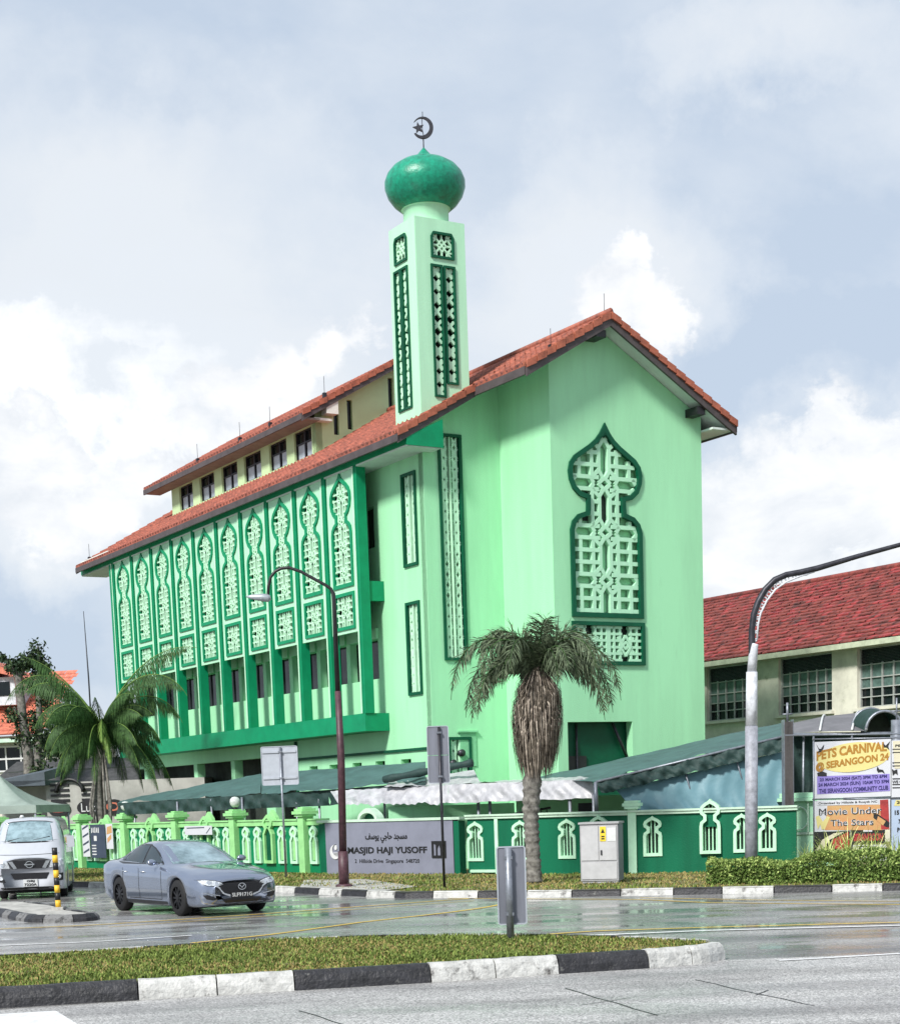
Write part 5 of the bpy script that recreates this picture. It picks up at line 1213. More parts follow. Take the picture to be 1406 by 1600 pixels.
bl = [(A_(22, 1040), (.55, .5, .35), 260), (A_(42, 1036), (.6, .6, .4), 380), (A_(58, 1030), (.45, .5, .75), 420), (A_(70, 1045), (.4, .5, .5), 300), (A_(60, 1065), (.7, .6, .6), 420), (A_(6, 1028), (.22, .3, .2), 90), (A_(75, 1090), (.6, .6, 1.0), 480), (A_(55, 1130), (.5, .5, .9), 320), (A_(22, 1120), (.5, .5, .45), 240), (A_(38, 1150), (.5, .5, .6), 260), (A_(70, 1165), (.6, .6, .8), 330), (A_(60, 1205), (.5, .5, .5), 200)]
tree('leafy_tree', 'dark leafy tree with bare thick branches in front of the orange-roofed house', b0_, limbs, bl, .11, 3, 1.1)
Y = 86.; b1_ = A_(105, 1290); b1_.z = 0
tree('leafy_tree', 'low round tree seen between the coconut palm fronds', b1_, [[(b1_, .2), (A_(105, 1200), .15), (A_(100, 1150), .08)]], [(A_(95, 1150), (1.1, 1, 1.2), 500), (A_(120, 1180), (1.2, 1, 1.3), 500), (A_(85, 1200), (1, 1, 1), 300)], .2, 8)
bw_ = atY(133, 1050, 66)
an = thing('antenna_mast', 'thin bare antenna mast rising behind the coconut palm', 'antenna', (bw_.x, 66, 0)); mb = MB(); mb.tube([(0.1, 0, 0), (atY(139, 1060, 66).x-bw_.x, 0, atY(139, 1060, 66).z), (atY(131, 955, 66).x-bw_.x, 0, atY(131, 955, 66).z)], [.04, .03, .012], 6); mb.build('mast', METAL, an)
# hedge
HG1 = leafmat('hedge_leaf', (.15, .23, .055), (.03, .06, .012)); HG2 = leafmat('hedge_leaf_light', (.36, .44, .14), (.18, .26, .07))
rh = random.Random(21); h0_, h1_ = gpt(1108, 1384, VZ), gpt(1440, 1378, VZ)
hd = thing('hedge', 'clipped green hedge along the kerb in front of the banners', 'hedge', ((h0_.x+h1_.x)/2, (h0_.y+h1_.y)/2+.4, VZ), math.atan2(h1_.y-h0_.y, h1_.x-h0_.x))
HL = (h1_-h0_).length; mb = MB()
for i in range(16000):
    x = rh.uniform(-HL/2, HL/2); t = (x+HL/2)/HL; top = .42+.16*t+.06*math.sin(x*2.3)+.05*math.sin(x*5.1+1)
    f = rh.random()
    if f < .5: y, z = rh.uniform(-.02, .1)-.0, top*rh.uniform(.03, 1)
    elif f < .85: y, z = rh.uniform(0, .9), top+rh.uniform(-.06, .06)
    else: y, z = rh.uniform(.1, .9), top*rh.uniform(.2, 1)
    y += .05*math.sin(x*3)+.03*math.sin(x*9); a = Vector((rh.gauss(0, 1), rh.gauss(-.3, 1), rh.gauss(.6, 1))).normalized(); b_ = a.cross(Vector((rh.gauss(0, 1), rh.gauss(0, 1), rh.gauss(0, 1)))).normalized(); s = rh.uniform(.018, .042); p = Vector((x, y, z))
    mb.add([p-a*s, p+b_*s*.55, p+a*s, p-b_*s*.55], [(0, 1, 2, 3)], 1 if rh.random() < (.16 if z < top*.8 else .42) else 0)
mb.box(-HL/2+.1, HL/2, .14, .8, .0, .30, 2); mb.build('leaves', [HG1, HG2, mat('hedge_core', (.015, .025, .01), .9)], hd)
# strap-leaved plants behind the hedge
ST1 = leafmat('strap_leaf', (.30, .40, .10), (.10, .18, .04)); ST2 = leafmat('strap_leaf_pale', (.62, .66, .28), (.40, .46, .16))
proto = None
for i, (u, lab) in enumerate(((1262, 'small strap-leaved plant left of the banners behind the hedge'), (1293, 'yellow-green strap-leaved plant under the left edge of the movie banner'), (1327, 'tall yellow-green strap-leaved plant under the middle of the movie banner'), (1362, 'yellow-green strap-leaved plant under the red board'), (1400, 'strap-leaved plant at the right edge of the photo'))):
    b = gpt(u, 1366, VZ); k = thing('strap_leaf_plant', lab, 'plant', b, 0, 'strap-leaved plants behind the hedge'); mb = MB(); rr_ = random.Random(i+40); H = (.5, .85, 1.05, .95, .8)[i]
    for j in range(90):
        a = rr_.uniform(0, 6.283); e_ = rr_.uniform(.5, 1.4); L_ = H*rr_.uniform(.6, 1.15); d = Vector((math.cos(a)*math.cos(e_), math.sin(a)*math.cos(e_), math.sin(e_))); p = Vector((rr_.uniform(-.12, .12), rr_.uniform(-.12, .12), .05)); s2 = Vector((-math.sin(a), math.cos(a), 0))*rr_.uniform(.010, .02); pts = [p]
        for q in range(5): d = (d+Vector((0, 0, -.16*(q+1)*.5))).normalized(); p = p+d*L_/5; pts.append(p)
        vs = []; 
        for q, pt in enumerate(pts): w = (1-q/5.2); vs += [pt-s2*w, pt+s2*w]
        mb.add(vs, [(2*q, 2*q+1, 2*q+3, 2*q+2) for q in range(5)], 0 if rr_.random() < .5 else 1)
    k.location.z += .22; mb.build('leaves', [ST1, ST2], k)
# grass
G1 = leafmat('grass_blade', (.12, .16, .035), (.04, .07, .015), .7); G2 = leafmat('grass_blade_dry', (.32, .26, .10), (.16, .13, .05), .8); G3 = leafmat('grass_blade_light', (.23, .29, .07), (.11, .16, .035), .7)
def inpoly(P, x, y):
    c = False
    for i in range(len(P)):
        a, b = P[i], P[i-1]
        if (a[1] > y) != (b[1] > y) and x < (b[0]-a[0])*(y-a[1])/(b[1]-a[1])+a[0]: c = not c
    return c
def grass(name, poly, z, n, h, seed, dry, w=.012, edge=0.):
    rnd = random.Random(seed); mb = MB(); xs = [p[0] for p in poly]; ys = [p[1] for p in poly]; k = 0
    while k < n:
        x, y = rnd.uniform(min(xs), max(xs)), rnd.uniform(min(ys), max(ys))
        if not inpoly(poly, x, y): continue
        if math.sin(x*2.9+seed)*math.sin(y*4.3+x)+rnd.uniform(-.5, .5) > .82: k += 1; continue
        k += 1; patch = math.sin(x*1.7+seed)+math.sin(y*2.3+x*.9)+math.sin(x*4.1-y*3)*.5
        a = rnd.uniform(0, 6.283); hh = h*rnd.uniform(.4, 1.2)*(1.05+.15*patch); le = rnd.uniform(.1, .9)*hh; s = Vector((-math.sin(a), math.cos(a), 0))*w*rnd.uniform(.6, 1.4)
        p = Vector((x, y, z)); m_ = p+Vector((math.cos(a)*le*.35, math.sin(a)*le*.35, hh*.65)); t_ = p+Vector((math.cos(a)*le, math.sin(a)*le, hh))
        mi = 1 if rnd.random() < dry*(1-.5*patch) else (2 if rnd.random() < .35 else 0)
        mb.add([p-s, p+s, m_+s*.7, m_-s*.7, t_], [(0, 1, 2, 3), (3, 2, 4)], mi)
    o = mb.build(name, [G1, G2, G3]); tag(o, *(('dry and green grass covering the traffic island', 'grass') if 'island' in name else ('thin yellowish grass strip between the kerb and the walls', 'grass')), kind='stuff'); return o
isl = inset(ISL_F+ISL_B, .11)
grass('island_grass', isl, IZ-.03, 70000, .046, 1, .24, .010)
vg = [(-10.2, 46.9), (-4.35, 40.9), (-3.0, 38.9), (-.8, 35.95), (1.9, 34.6), (5.4, 33.5), (8.9, 32.6), (11, 32.2), (11, 38.6), (8.0, 39.2), (4.4, 40.2), (.4, 43.1), (-3.4, 46.3), (-13.6, 58.7), (-16, 58)]
grass('verge_grass', vg, VZ-.01, 30000, .05, 2, .5, .016)
# ------------------------------------------------------------------ vehicles
CARP = mat('blue_grey_car_paint', (.27, .31, .40), .17, .03, 2, metal=.75, coat=1.0)
VANP = mat('van_white_paint', (.44, .46, .50), .3, .04, 2, coat=.8)
GLS = mat('car_glass', (.012, .025, .03), .02, .2, 1.3, spec=.9)
WSG = mat('windshield_glass', (.20, .28, .31), .03, .6, 2.2, spec=.9, col2=(.05, .09, .10))  # bright sky reflection put into the pale, mottled base colour
RUB = mat('tyre_rubber', (.008, .008, .009), .75, .2, 9)
RIM = mat('dark_alloy', (.035, .035, .04), .35, .2, 9, metal=.7)
CHR = mat('chrome', (.75, .76, .78), .15, .05, 5, metal=1.0)
LENS = mat('headlight_lens', (.70, .74, .78), .12, .3, 30, metal=.3, coat=1)
GRL = mat('grille_black', (.012, .012, .014), .4, .3, 40)
UNDER = mat('underbody', (.01, .01, .01), .9)
def interp(st, x):
    """Catmull-Rom through stations, x descending"""
    n = len(st); i = 0
    while i < n-2 and x < st[i+1][0]: i += 1
    a, b = st[i], st[i+1]; t = (a[0]-x)/(a[0]-b[0]); p = st[max(0, i-1)]; q = st[min(n-1, i+2)]; r = []
    for k in range(1, len(a)):
        m0 = (b[k]-p[k])/max(.05, (p[0]-b[0])) * (a[0]-b[0]) if i > 0 else (b[k]-a[k])
        m1 = (q[k]-a[k])/max(.05, (a[0]-q[0])) * (a[0]-b[0]) if i < n-2 else (b[k]-a[k])
        # monotone guard
        dlt = b[k]-a[k]
        if dlt == 0: m0 = m1 = 0
        else:
            m0 = 0 if m0*dlt < 0 else math.copysign(min(abs(m0), 3*abs(dlt)), dlt); m1 = 0 if m1*dlt < 0 else math.copysign(min(abs(m1), 3*abs(dlt)), dlt)
        r.append((2*t**3-3*t**2+1)*a[k]+(t**3-2*t**2+t)*m0+(-2*t**3+3*t**2)*b[k]+(t**3-t**2)*m1)
    return r
def car_body(st, wheels, ra, zc_, sub=4):
    xs = []; x = st[0][0]; x1 = st[-1][0]; N_ = int((x-x1)/.035)
    for i in range(N_+1): xs.append(x+(x1-x)*i/N_)
    verts = []; faces = []
    for x in xs:
        zb, ws, wm, zm, wb, zbt, wt, zt, wr, zr_, zc = interp(st, x)
        for xw in wheels:
            if abs(x-xw) < ra:
                h = zc_+math.sqrt(ra*ra-(x-xw)**2)
                zb = max(zb, h); 
                if zm < zb+.03: zm = zb+.03
                if zbt < zm+.05: zbt = zm+.05
        P = [(0, zb), (ws, zb), (ws+(wm-ws)*.75, zb+(zm-zb)*.3), (wm, zm), (wm+(wb-wm)*.4+.004, zm+(zbt-zm)*.5), (wb, zbt), (wt+(wb-wt)*.35, zbt+(zt-zbt)*.75), (wt, zt), (wt+(wr-wt)*.45+.012, zt+(zr_-zt)*.45), (wr+(wt-wr)*.10, zr_-(zr_-zt)*.10), (wr*.86, zr_+(zc-zr_)*.42), (wr*.5, zr_+(zc-zr_)*.82), (0, zc)]
        ring = P+[(-y, z) for y, z in P[1:-1][::-1]]
        verts += [(x, y, z) for y, z in ring]
    m = 24; n = len(verts)//m
    for i in range(n-1):
        for k in range(m): faces.append((i*m+k, i*m+(k+1) % m, (i+1)*m+(k+1) % m, (i+1)*m+k))
    faces.append(tuple(range(m))); faces.append(tuple((n-1)*m+k for k in range(m))[::-1])
    return verts, faces
def bvh_of(v, f): return BVHTree.FromPolygons([Vector(p) for p in v], f)
def decal(bvh, poly, view, off=.006, cuts=5, th=.0):
    """patch whose outline is given in (a, z): front view a=y, side views a=x; laid on the body surface"""
    bm = bmesh.new(); P = []
    for i in range(len(poly)):
        a, b = poly[i], poly[(i+1) % len(poly)]; n = max(1, int(math.hypot(b[0]-a[0], b[1]-a[1])/.05))
        for k in range(n): P.append((a[0]+(b[0]-a[0])*k/n, a[1]+(b[1]-a[1])*k/n))
    t = geometry.tessellate_polygon([[Vector((x, y, 0)) for x, y in P]])
    vs = [bm.verts.new((x, y, 0)) for x, y in P]
    for q in t:
        try: bm.faces.new([vs[i] for i in q])
        except ValueError: pass
    for _ in range(3):
        ed = [e for e in bm.edges if e.calc_length() > .07 and not e.is_boundary]
        if ed: bmesh.ops.subdivide_edges(bm, edges=ed, cuts=1); bmesh.ops.triangulate(bm, faces=bm.faces)
    bm.verts.ensure_lookup_table(); mb = MB(); out_ = []
    for v in bm.verts:
        a, z = v.co.x, v.co.y
        if view == 'F': o, d = Vector((6, a, z)), Vector((-1, 0, 0))
        elif view == 'R': o, d = Vector((a, -6, z)), Vector((0, 1, 0))
        else: o, d = Vector((a, 6, z)), Vector((0, -1, 0))
        hit, nrm, _, _ = bvh.ray_cast(o, d)
        out_.append((hit-d*off) if hit else None)
    idx = {v: i for i, v in enumerate(bm.verts)}
    good = [f for f in bm.faces if all(out_[idx[v]] is not None for v in f.verts)]
    mb.add([p or Vector((0, 0, -5)) for p in out_], [[idx[v] for v in f.verts] for f in good], 0, True)
    bm.free(); return mb
def wheel(parent, x, y, r, side, spokes=10, w=.22, rimm=None):
    mb = MB(); n = 40
    prof = [(.0, r*.62), (.0, r*.70), (.012, r*.93), (.035, r), (w-.035, r), (w-.01, r*.94), (w, r*.7), (w, 0.02)]
    vs = []; fs = []
    for (d, rr) in prof:
        for k in range(n): a = 2*math.pi*k/n; vs.append((x+rr*math.cos(a), y+side*(w/2-d), r+rr*math.sin(a)))
    for i in range(len(prof)-1):
        for k in range(n): fs.append((i*n+k, i*n+(k+1) % n, (i+1)*n+(k+1) % n, (i+1)*n+k))
    mb.add(vs, fs, 0, True); wo = mb.build('wheel', RUB, parent)
    mb = MB(); f = lambda s, t, d: (x+s, y+side*(w/2-.01+d), r+t)
    mb.ring([(r*.70*math.cos(2*math.pi*k/n), r*.70*math.sin(2*math.pi*k/n)) for k in range(n)], .02, f, -.06, .0)
    for k in range(spokes):
        a = 2*math.pi*k/spokes; da = .10 if k % 2 == 0 else .06
        mb.plate([(r*.12*math.cos(a-.5), r*.12*math.sin(a-.5)), (r*.68*math.cos(a-da), r*.68*math.sin(a-da)), (r*.68*math.cos(a+da), r*.68*math.sin(a+da)), (r*.12*math.cos(a+.5), r*.12*math.sin(a+.5))], [], f, -.05, -.008)
    mb.plate([(r*.16*math.cos(2*math.pi*k/12), r*.16*math.sin(2*math.pi*k/12)) for k in range(12)], [], f, -.05, -.002)
    mb.build('rim', rimm or RIM, wo)
    mb = MB(); mb.plate([(r*.6*math.cos(2*math.pi*k/20), r*.6*math.sin(2*math.pi*k/20)) for k in range(20)], [], f, -.12, -.09); mb.build('brake_disc', UNDER, wo)
    return wo
def mirror_poly(P): return [(-a, z) for a, z in P]
# --- sedan
CARX, CARY, CARA = -5.28, 34.0, math.atan2(-.83, .558)
car = thing('sedan', 'blue-grey four-door sedan with black wheels turning at the junction', 'car', (CARX, CARY, 0), CARA)
ST = [  # x, zb, ws, wm, zm, wb, zbelt, wt, zt, wr, zr, zc
 (2.44, .30, .50, .56, .44, .55, .58, .48, .64, .30, .67, .68), (2.40, .24, .64, .70, .42, .68, .60, .60, .68, .38, .72, .735), (2.30, .20, .76, .81, .42, .79, .64, .70, .73, .42, .78, .80),
 (2.10, .19, .83, .875, .42, .86, .70, .77, .79, .45, .85, .87), (1.80, .19, .865, .905, .46, .89, .76, .80, .85, .46, .90, .92), (1.42, .19, .88, .92, .5, .90, .82, .81, .90, .46, .945, .965),
 (1.10, .19, .88, .92, .5, .91, .86, .81, .94, .48, .98, 1.0), (.98, .19, .88, .92, .5, .91, .87, .81, .955, .60, 1.0, 1.02), (.55, .19, .88, .92, .52, .91, .90, .80, .98, .66, 1.17, 1.205), (.15, .19, .88, .92, .52, .91, .915, .79, .995, .61, 1.325, 1.37),
 (-.20, .19, .88, .92, .52, .91, .925, .785, 1.0, .575, 1.395, 1.44), (-.60, .19, .88, .92, .52, .91, .93, .78, 1.01, .565, 1.395, 1.445), (-1.0, .19, .88, .92, .52, .91, .94, .77, 1.02, .555, 1.35, 1.40), (-1.4, .20, .875, .92, .52, .905, .945, .76, 1.03, .54, 1.25, 1.30),
 (-1.8, .22, .865, .91, .54, .895, .95, .74, 1.035, .53, 1.12, 1.15), (-2.05, .25, .85, .895, .55, .88, .95, .73, 1.04, .52, 1.075, 1.095), (-2.28, .30, .80, .85, .56, .83, .93, .68, 1.02, .48, 1.05, 1.07), (-2.43, .40, .68, .74, .58, .72, .86, .60, .95, .42, .98, .99)]
v, f = car_body(ST, (1.46, -1.37), .40, .345); bv = bvh_of(v, f)
mb = MB(); mb.add(v, f, 0, True); body = mb.build('body', CARP, car)
mb = MB(); mb.box(-1.9, 2.0, -.70, .70, .16, .60); mb.build('underbody', UNDER, body)
for xw in (1.46, -1.37):
    for sd_ in (-1, 1): wheel(car, xw, sd_*.80, .352, sd_)
def dec(name, poly, view, m, parent, off=.006): return decal(bv, poly, view, off).build(name, m, parent)
ws_ = [(-.70, 1.0), (-.5, .995), (0, 1.015), (.5, .995), (.70, 1.0), (.64, 1.14), (.585, 1.30), (.52, 1.36), (.25, 1.385), (0, 1.39), (-.25, 1.385), (-.52, 1.36), (-.585, 1.30), (-.64, 1.14)]
dec('windshield', ws_, 'F', WSG, body)
for vw in 'RL':
    sdw = [(.62, 1.02), (.30, 1.175), (.02, 1.285), (-.25, 1.345), (-.27, 1.0)]; sdw2 = [(-.34, 1.0), (-.32, 1.35), (-.65, 1.355), (-.98, 1.315), (-1.18, 1.245), (-1.26, 1.04)]; sdw3 = [(-1.31, 1.055), (-1.26, 1.215), (-1.42, 1.16), (-1.60, 1.09)]
    for q in (sdw, sdw2, sdw3): dec('side_window', q, vw, GLS, body)
    band = [(.72, .985), (.30, 1.205), (.0, 1.31), (-.30, 1.375), (-.65, 1.38), (-1.0, 1.34), (-1.30, 1.25), (-1.72, 1.07), (-1.62, 1.03), (-1.2, .985)]
    dec('window_surround', band, vw, GRL, body, .002)
    dec('chrome_strip', [(.68, .975), (.68, .985), (-1.7, 1.045), (-1.7, 1.033)], vw, CHR, body, .006)
    for x in (.78, -.30, -1.12):
        dec('door_seam', [(x, .30), (x+.012, .30), (x+.012+(.03 if x < -1 else 0), .96), (x+(.03 if x < -1 else 0), .96)], vw, UNDER, body, .003)
    dec('door_seam', [(.78, .30), (.78, .312), (-1.0, .312), (-1.0, .30)], vw, UNDER, body, .003)
    dec('side_skirt', [(1.05, .20), (1.05, .27), (-.95, .27), (-.95, .20)], vw, GRL, body, .004)  # black side skirt along the sill
    for x in (-.10, -.98):
        sg_ = -1 if vw == 'R' else 1; h = MB(); h.tube([(x-.10, sg_*.90, .84), (x-.05, sg_*.945, .845), (x+.08, sg_*.945, .84), (x+.11, sg_*.905, .835)], .013, 6); h.build('door_handle', CHR, body)
    # headlight wraps around the corner
for sg_ in (-1, 1):
    hl = [(sg_*a, z) for a, z in ((.38, .60), (.52, .585), (.70, .60), (.80, .655), (.81, .70), (.72, .705), (.55, .685), (.42, .645))]
    h = dec('headlight', hl, 'F', LENS, car, .010)
    dec('headlight_surround', [(sg_*a, z) for a, z in ((.36, .59), (.52, .575), (.70, .59), (.83, .65), (.84, .712), (.72, .715), (.55, .695), (.40, .655))], 'F', GRL, h, .005)  # black surround, slightly larger than the lens
    for a, z, r_ in ((.52, .632, .034), (.66, .655, .036)):
        dec('projector', [(sg_*a+r_*math.cos(R(t)), z+r_*math.sin(R(t))) for t in range(0, 360, 30)], 'F', CHR, h, .014)
    dec('fog_recess', [(sg_*a, z) for a, z in ((.50, .33), (.60, .315), (.72, .34), (.78, .42), (.70, .425), (.58, .375))], 'F', GRL, body, .006)
    dec('bumper_strip', [(sg_*a, z) for a, z in ((.46, .395), (.60, .415), (.76, .45), (.76, .462), (.60, .43), (.46, .405))], 'F', CHR, body, .008)
    m_ = MB(); y = sg_*.99; m_.tube([(.60, sg_*.86, .985), (.58, sg_*.90, 1.0)], .02, 6)
    vs = []; 
    m_.lathe([(0, 0)], (0, 0), 4) if False else None
    import itertools
    N1 = 8; N2 = 12; V_ = []
    for i in range(N1+1):
        a = math.pi*i/N1
        for k in range(N2): b_ = 2*math.pi*k/N2; V_.append((.57+.075*math.sin(a)*math.cos(b_)+.03*math.cos(a), y+.115*math.cos(a)*-1*1, 1.035+.065*math.sin(a)*math.sin(b_)))
    m_.add(V_, [(i*N2+k, i*N2+(k+1) % N2, (i+1)*N2+(k+1) % N2, (i+1)*N2+k) for i in range(N1) for k in range(N2)], 0, True)
    m_.build('wing_mirror', CARP, car)
gr = [(-.46, .615), (-.44, .52), (-.36, .44), (-.22, .40), (.22, .40), (.36, .44), (.44, .52), (.46, .615), (.30, .635), (-.30, .635)]
g = dec('grille', gr, 'F', GRL, car, .010)
dec('grille_wing', [(-.56, .625), (-.46, .56), (-.38, .455), (-.24, .405), (-.24, .388), (.24, .388), (.24, .405), (.38, .455), (.46, .56), (.56, .625), (.58, .60), (.47, .53), (.40, .43), (.25, .372), (-.25, .372), (-.40, .43), (-.47, .53), (-.58, .60)], 'F', CHR, g, .008)
for i in range(5): dec('grille_bar', [(-.43+.02*i, .60-.035*i), (.43-.02*i, .60-.035*i), (.43-.02*i, .592-.035*i), (-.43+.02*i, .592-.035*i)], 'F', RIM, g, .014)
dec('lower_intake', [(-.44, .335), (-.34, .25), (.34, .25), (.44, .335), (.30, .345), (-.30, .345)], 'F', GRL, car, .008)
dec('front_lip', [(-.70, .262), (-.4, .232), (.4, .232), (.70, .262), (.70, .245), (.4, .212), (-.4, .212), (-.70, .245)], 'F', CHR, car, .010)
F3 = lambda s, z, d=0: (2.462+d, s, z)
mb = MB(); mb.ring([(.085*math.cos(R(a)), .555+.066*math.sin(R(a))) for a in range(0, 360, 15)], .012, F3, 0, .015)
mb.plate([(-.072, .585), (-.035, .58), (0, .54), (.035, .58), (.072, .585), (.03, .555), (0, .522), (-.03, .555)], [], F3, 0, .013); mb.build('emblem', CHR, car)
mb = MB(); mb.box(2.448, 2.466, -.235, .235, .345, .455); pl = mb.build('number_plate', BLACK, car)
text('SLF9171G', F3, -.215, .215, .365, .437, WHITE, pl, bold=.012, d=.006, th=.004)
# wipers, roof antenna
# --- van
van = thing('van', 'white delivery van facing the camera at the left edge of the photo', 'van', (-10.5, 42.9, 0), math.atan2(-.985, .17))
SV = [(2.36, .28, .58, .66, .45, .68, .70, .64, .90, .40, .97, 1.0), (2.30, .24, .72, .78, .45, .79, .74, .75, .95, .46, 1.05, 1.08), (2.15, .22, .80, .83, .48, .84, .80, .80, 1.05, .52, 1.22, 1.26), (2.0, .22, .82, .845, .5, .85, .88, .82, 1.15, .60, 1.36, 1.41),
 (1.80, .22, .83, .85, .5, .85, .95, .835, 1.22, .70, 1.50, 1.56), (1.5, .22, .83, .85, .5, .85, .98, .84, 1.25, .70, 1.72, 1.78), (1.28, .22, .83, .85, .5, .85, 1.0, .84, 1.27, .69, 1.86, 1.92), (1.0, .22, .83, .85, .5, .85, 1.0, .84, 1.28, .68, 1.92, 1.98), (-2.1, .22, .83, .85, .5, .85, 1.0, .84, 1.28, .68, 1.93, 1.99), (-2.3, .3, .80, .82, .5, .82, 1.0, .80, 1.25, .62, 1.85, 1.9)]
v, f = car_body(SV, (1.42, -1.10), .36, .32); bv = bvh_of(v, f)
mb = MB(); mb.add(v, f, 0, True); vb = mb.build('body', VANP, van)
mb = MB(); mb.box(-2.0, 2.0, -.66, .66, .15, .6); mb.build('underbody', UNDER, vb)
for xw in (1.42, -1.1):
    for s_ in (-1, 1): wheel(van, xw, s_*.73, .325, s_, 6, .2, GALV)
dec('windshield', [(-.745, 1.42), (-.4, 1.40), (0, 1.395), (.4, 1.40), (.745, 1.42), (.69, 1.66), (.63, 1.82), (.4, 1.865), (0, 1.885), (-.4, 1.865), (-.63, 1.82), (-.69, 1.66)], 'F', WSG, vb)
dec('windshield_seal', [(-.765, 1.39), (-.4, 1.365), (0, 1.36), (.4, 1.365), (.765, 1.39), (.705, 1.67), (.645, 1.835), (.4, 1.885), (0, 1.905), (-.4, 1.885), (-.645, 1.835), (-.705, 1.67)], 'F', GRL, vb, .003)
dec('bonnet_seam', [(-.72, 1.10), (0, 1.08), (.72, 1.10), (.72, 1.088), (0, 1.068), (-.72, 1.088)], 'F', UNDER, vb, .003)
dec('grille', [(-.50, .93), (.50, .93), (.42, .745), (-.42, .745)], 'F', GRL, van, .01)
for s_ in (-1, 1):
    h = dec('headlight', [(s_*a, z) for a, z in ((.52, .925), (.66, .95), (.80, 1.0), (.81, .82), (.70, .77), (.47, .76))], 'F', LENS, van, .01)
    dec('projector', [(s_*.63+.06*math.cos(R(t)), .85+.06*math.sin(R(t))) for t in range(0, 360, 30)], 'F', CHR, h, .015)
    dec('grille_bar', [(s_*a, z) for a, z in ((.50, .93), (.40, .93), (.30, .76), (.38, .745))], 'F', CHR, van, .016)
    dec('fog_recess', [(s_*a, z) for a, z in ((.58, .42), (.78, .44), (.79, .62), (.66, .60))], 'F', GRL, van, .008)
    dec('fog_lamp', [(s_*.69+.05*math.cos(R(t)), .53+.05*math.sin(R(t))) for t in range(0, 360, 30)], 'F', LENS, van, .014)
    m_ = MB(); m_.box(1.55, 1.66, s_*.98-.09, s_*.98+.09, 1.22, 1.50); m_.tube([(1.6, s_*.84, 1.3), (1.6, s_*.92, 1.3)], .02, 6); m_.build('wing_mirror', VANP, van)
dec('lower_intake', [(-.46, .64), (.46, .64), (.38, .49), (-.38, .49)], 'F', GRL, van, .01)
dec('bumper_edge', [(-.72, .30), (.72, .30), (.70, .235), (-.70, .235)], 'F', GRL, van, .006)
F4 = lambda s, z, d=0: (2.385+d, s, z)
mb = MB(); mb.ring([(.095*math.cos(R(a)), .845+.085*math.sin(R(a))) for a in range(0, 360, 15)], .018, F4, 0, .02); mb.plate([(-.12, .83), (.12, .83), (.12, .86), (-.12, .86)], [], F4, 0, .024); mb.build('emblem', CHR, van)
mb = MB(); mb.box(2.365, 2.386, -.17, .17, .31, .485); pl = mb.build('number_plate', WHITE, van)
text('GBJ', F4, -.09, .10, .405, .47, BLACK, pl, bold=.03, d=.004, th=.004); text('7220A', F4, -.15, .15, .325, .39, BLACK, pl, bold=.03, d=.004, th=.004)
for vw in 'RL':
    dec('side_window', [(1.50, 1.30), (.75, 1.30), (.75, 1.75), (1.25, 1.75)], vw, GLS, vb); dec('door_seam', [(.62, .35), (.635, .35), (.635, 1.85), (.62, 1.85)], vw, UNDER, vb, .003)
m_ = MB(); m_.tube([(1.0, -.2, 1.98), (1.0, -.2, 2.04)], [.07, .03], 8); m_.build('roof_marker', WHITE, van)
mb = MB(); mb.tube([(1.98, -.5, 1.42), (1.86, -.1, 1.50)], .012, 5); mb.build('wiper', GRL, van); mb = MB(); mb.tube([(1.98, .1, 1.42), (1.86, .5, 1.50)], .012, 5); mb.build('wiper', GRL, van)
# ------------------------------------------------------------------ banners
pA, pB = atY(1271, 1250, 37.6), atY(1440, 1250, 36.9)
FB = Frame((pA.x, pA.y), (pB.x, pB.y))
def board(name, label, cat, u0, vt, u1, vb, m, group=None, d=0., th=.012, skew=0.):
    um = (u0+u1)/2; a, _ = FB.at(u0, (vt+vb)/2); b, _ = FB.at(u1, (vt+vb)/2); _, zt = FB.at(um, vt); _, zb = FB.at(um, vb)
    org = FB(a, zb, d); t = thing(name, label, cat, org, FB.rot(), group)
    inv = Matrix.Translation(org) @ Matrix.Rotation(FB.rot(), 4, 'Z'); inv = inv.inverted()
    fn = lambda s, z, dd=0.: tuple(inv @ FB(s, z, d+dd))
    mb = MB(); n = 14
    for i in range(n):                                      # slightly billowing vinyl
        s0_, s1_ = a+(b-a)*i/n, a+(b-a)*(i+1)/n; w = lambda s: .006*math.sin((s-a)*5.)
        vs = [fn(s, z, w(s)+q) for s in (s0_, s1_) for z in (zb, zt) for q in (-th, 0)]
        mb.add(vs, [(1, 5, 7, 3), (0, 2, 6, 4), (2, 3, 7, 6), (0, 4, 5, 1)])
    mb.build('sheet', m, t); return t, fn, (a, b, zb, zt)
def TB(body, u0, vt, u1, vb, m, parent, fn, d=.012, th=.003, **k):
    um = (u0+u1)/2; vm = (vt+vb)/2; a, _ = FB.at(u0, vm); b, _ = FB.at(u1, vm); _, zt = FB.at(um, vt); _, zb = FB.at(um, vb)
    return text(body, fn, a, b, zb, zt, m, parent, d=d, th=th, **k)
def PB2(pts, m, parent, fn, name='graphic', d=.008, th=.003):
    mb = MB(); mb.plate([FB.at(u, v) for u, v in pts], [], fn, d, d+th); return mb.build(name, m, parent)
BW = mat('banner_white', (.55, .56, .60), .5, .03, 2); OCH = mat('banner_ochre', (.36, .17, .015), .5, .08, 9); YLW = mat('banner_yellow', (.62, .55, .22), .5, .04, 3); PUR = mat('banner_purple', (.24, .19, .52), .5, .04, 3)
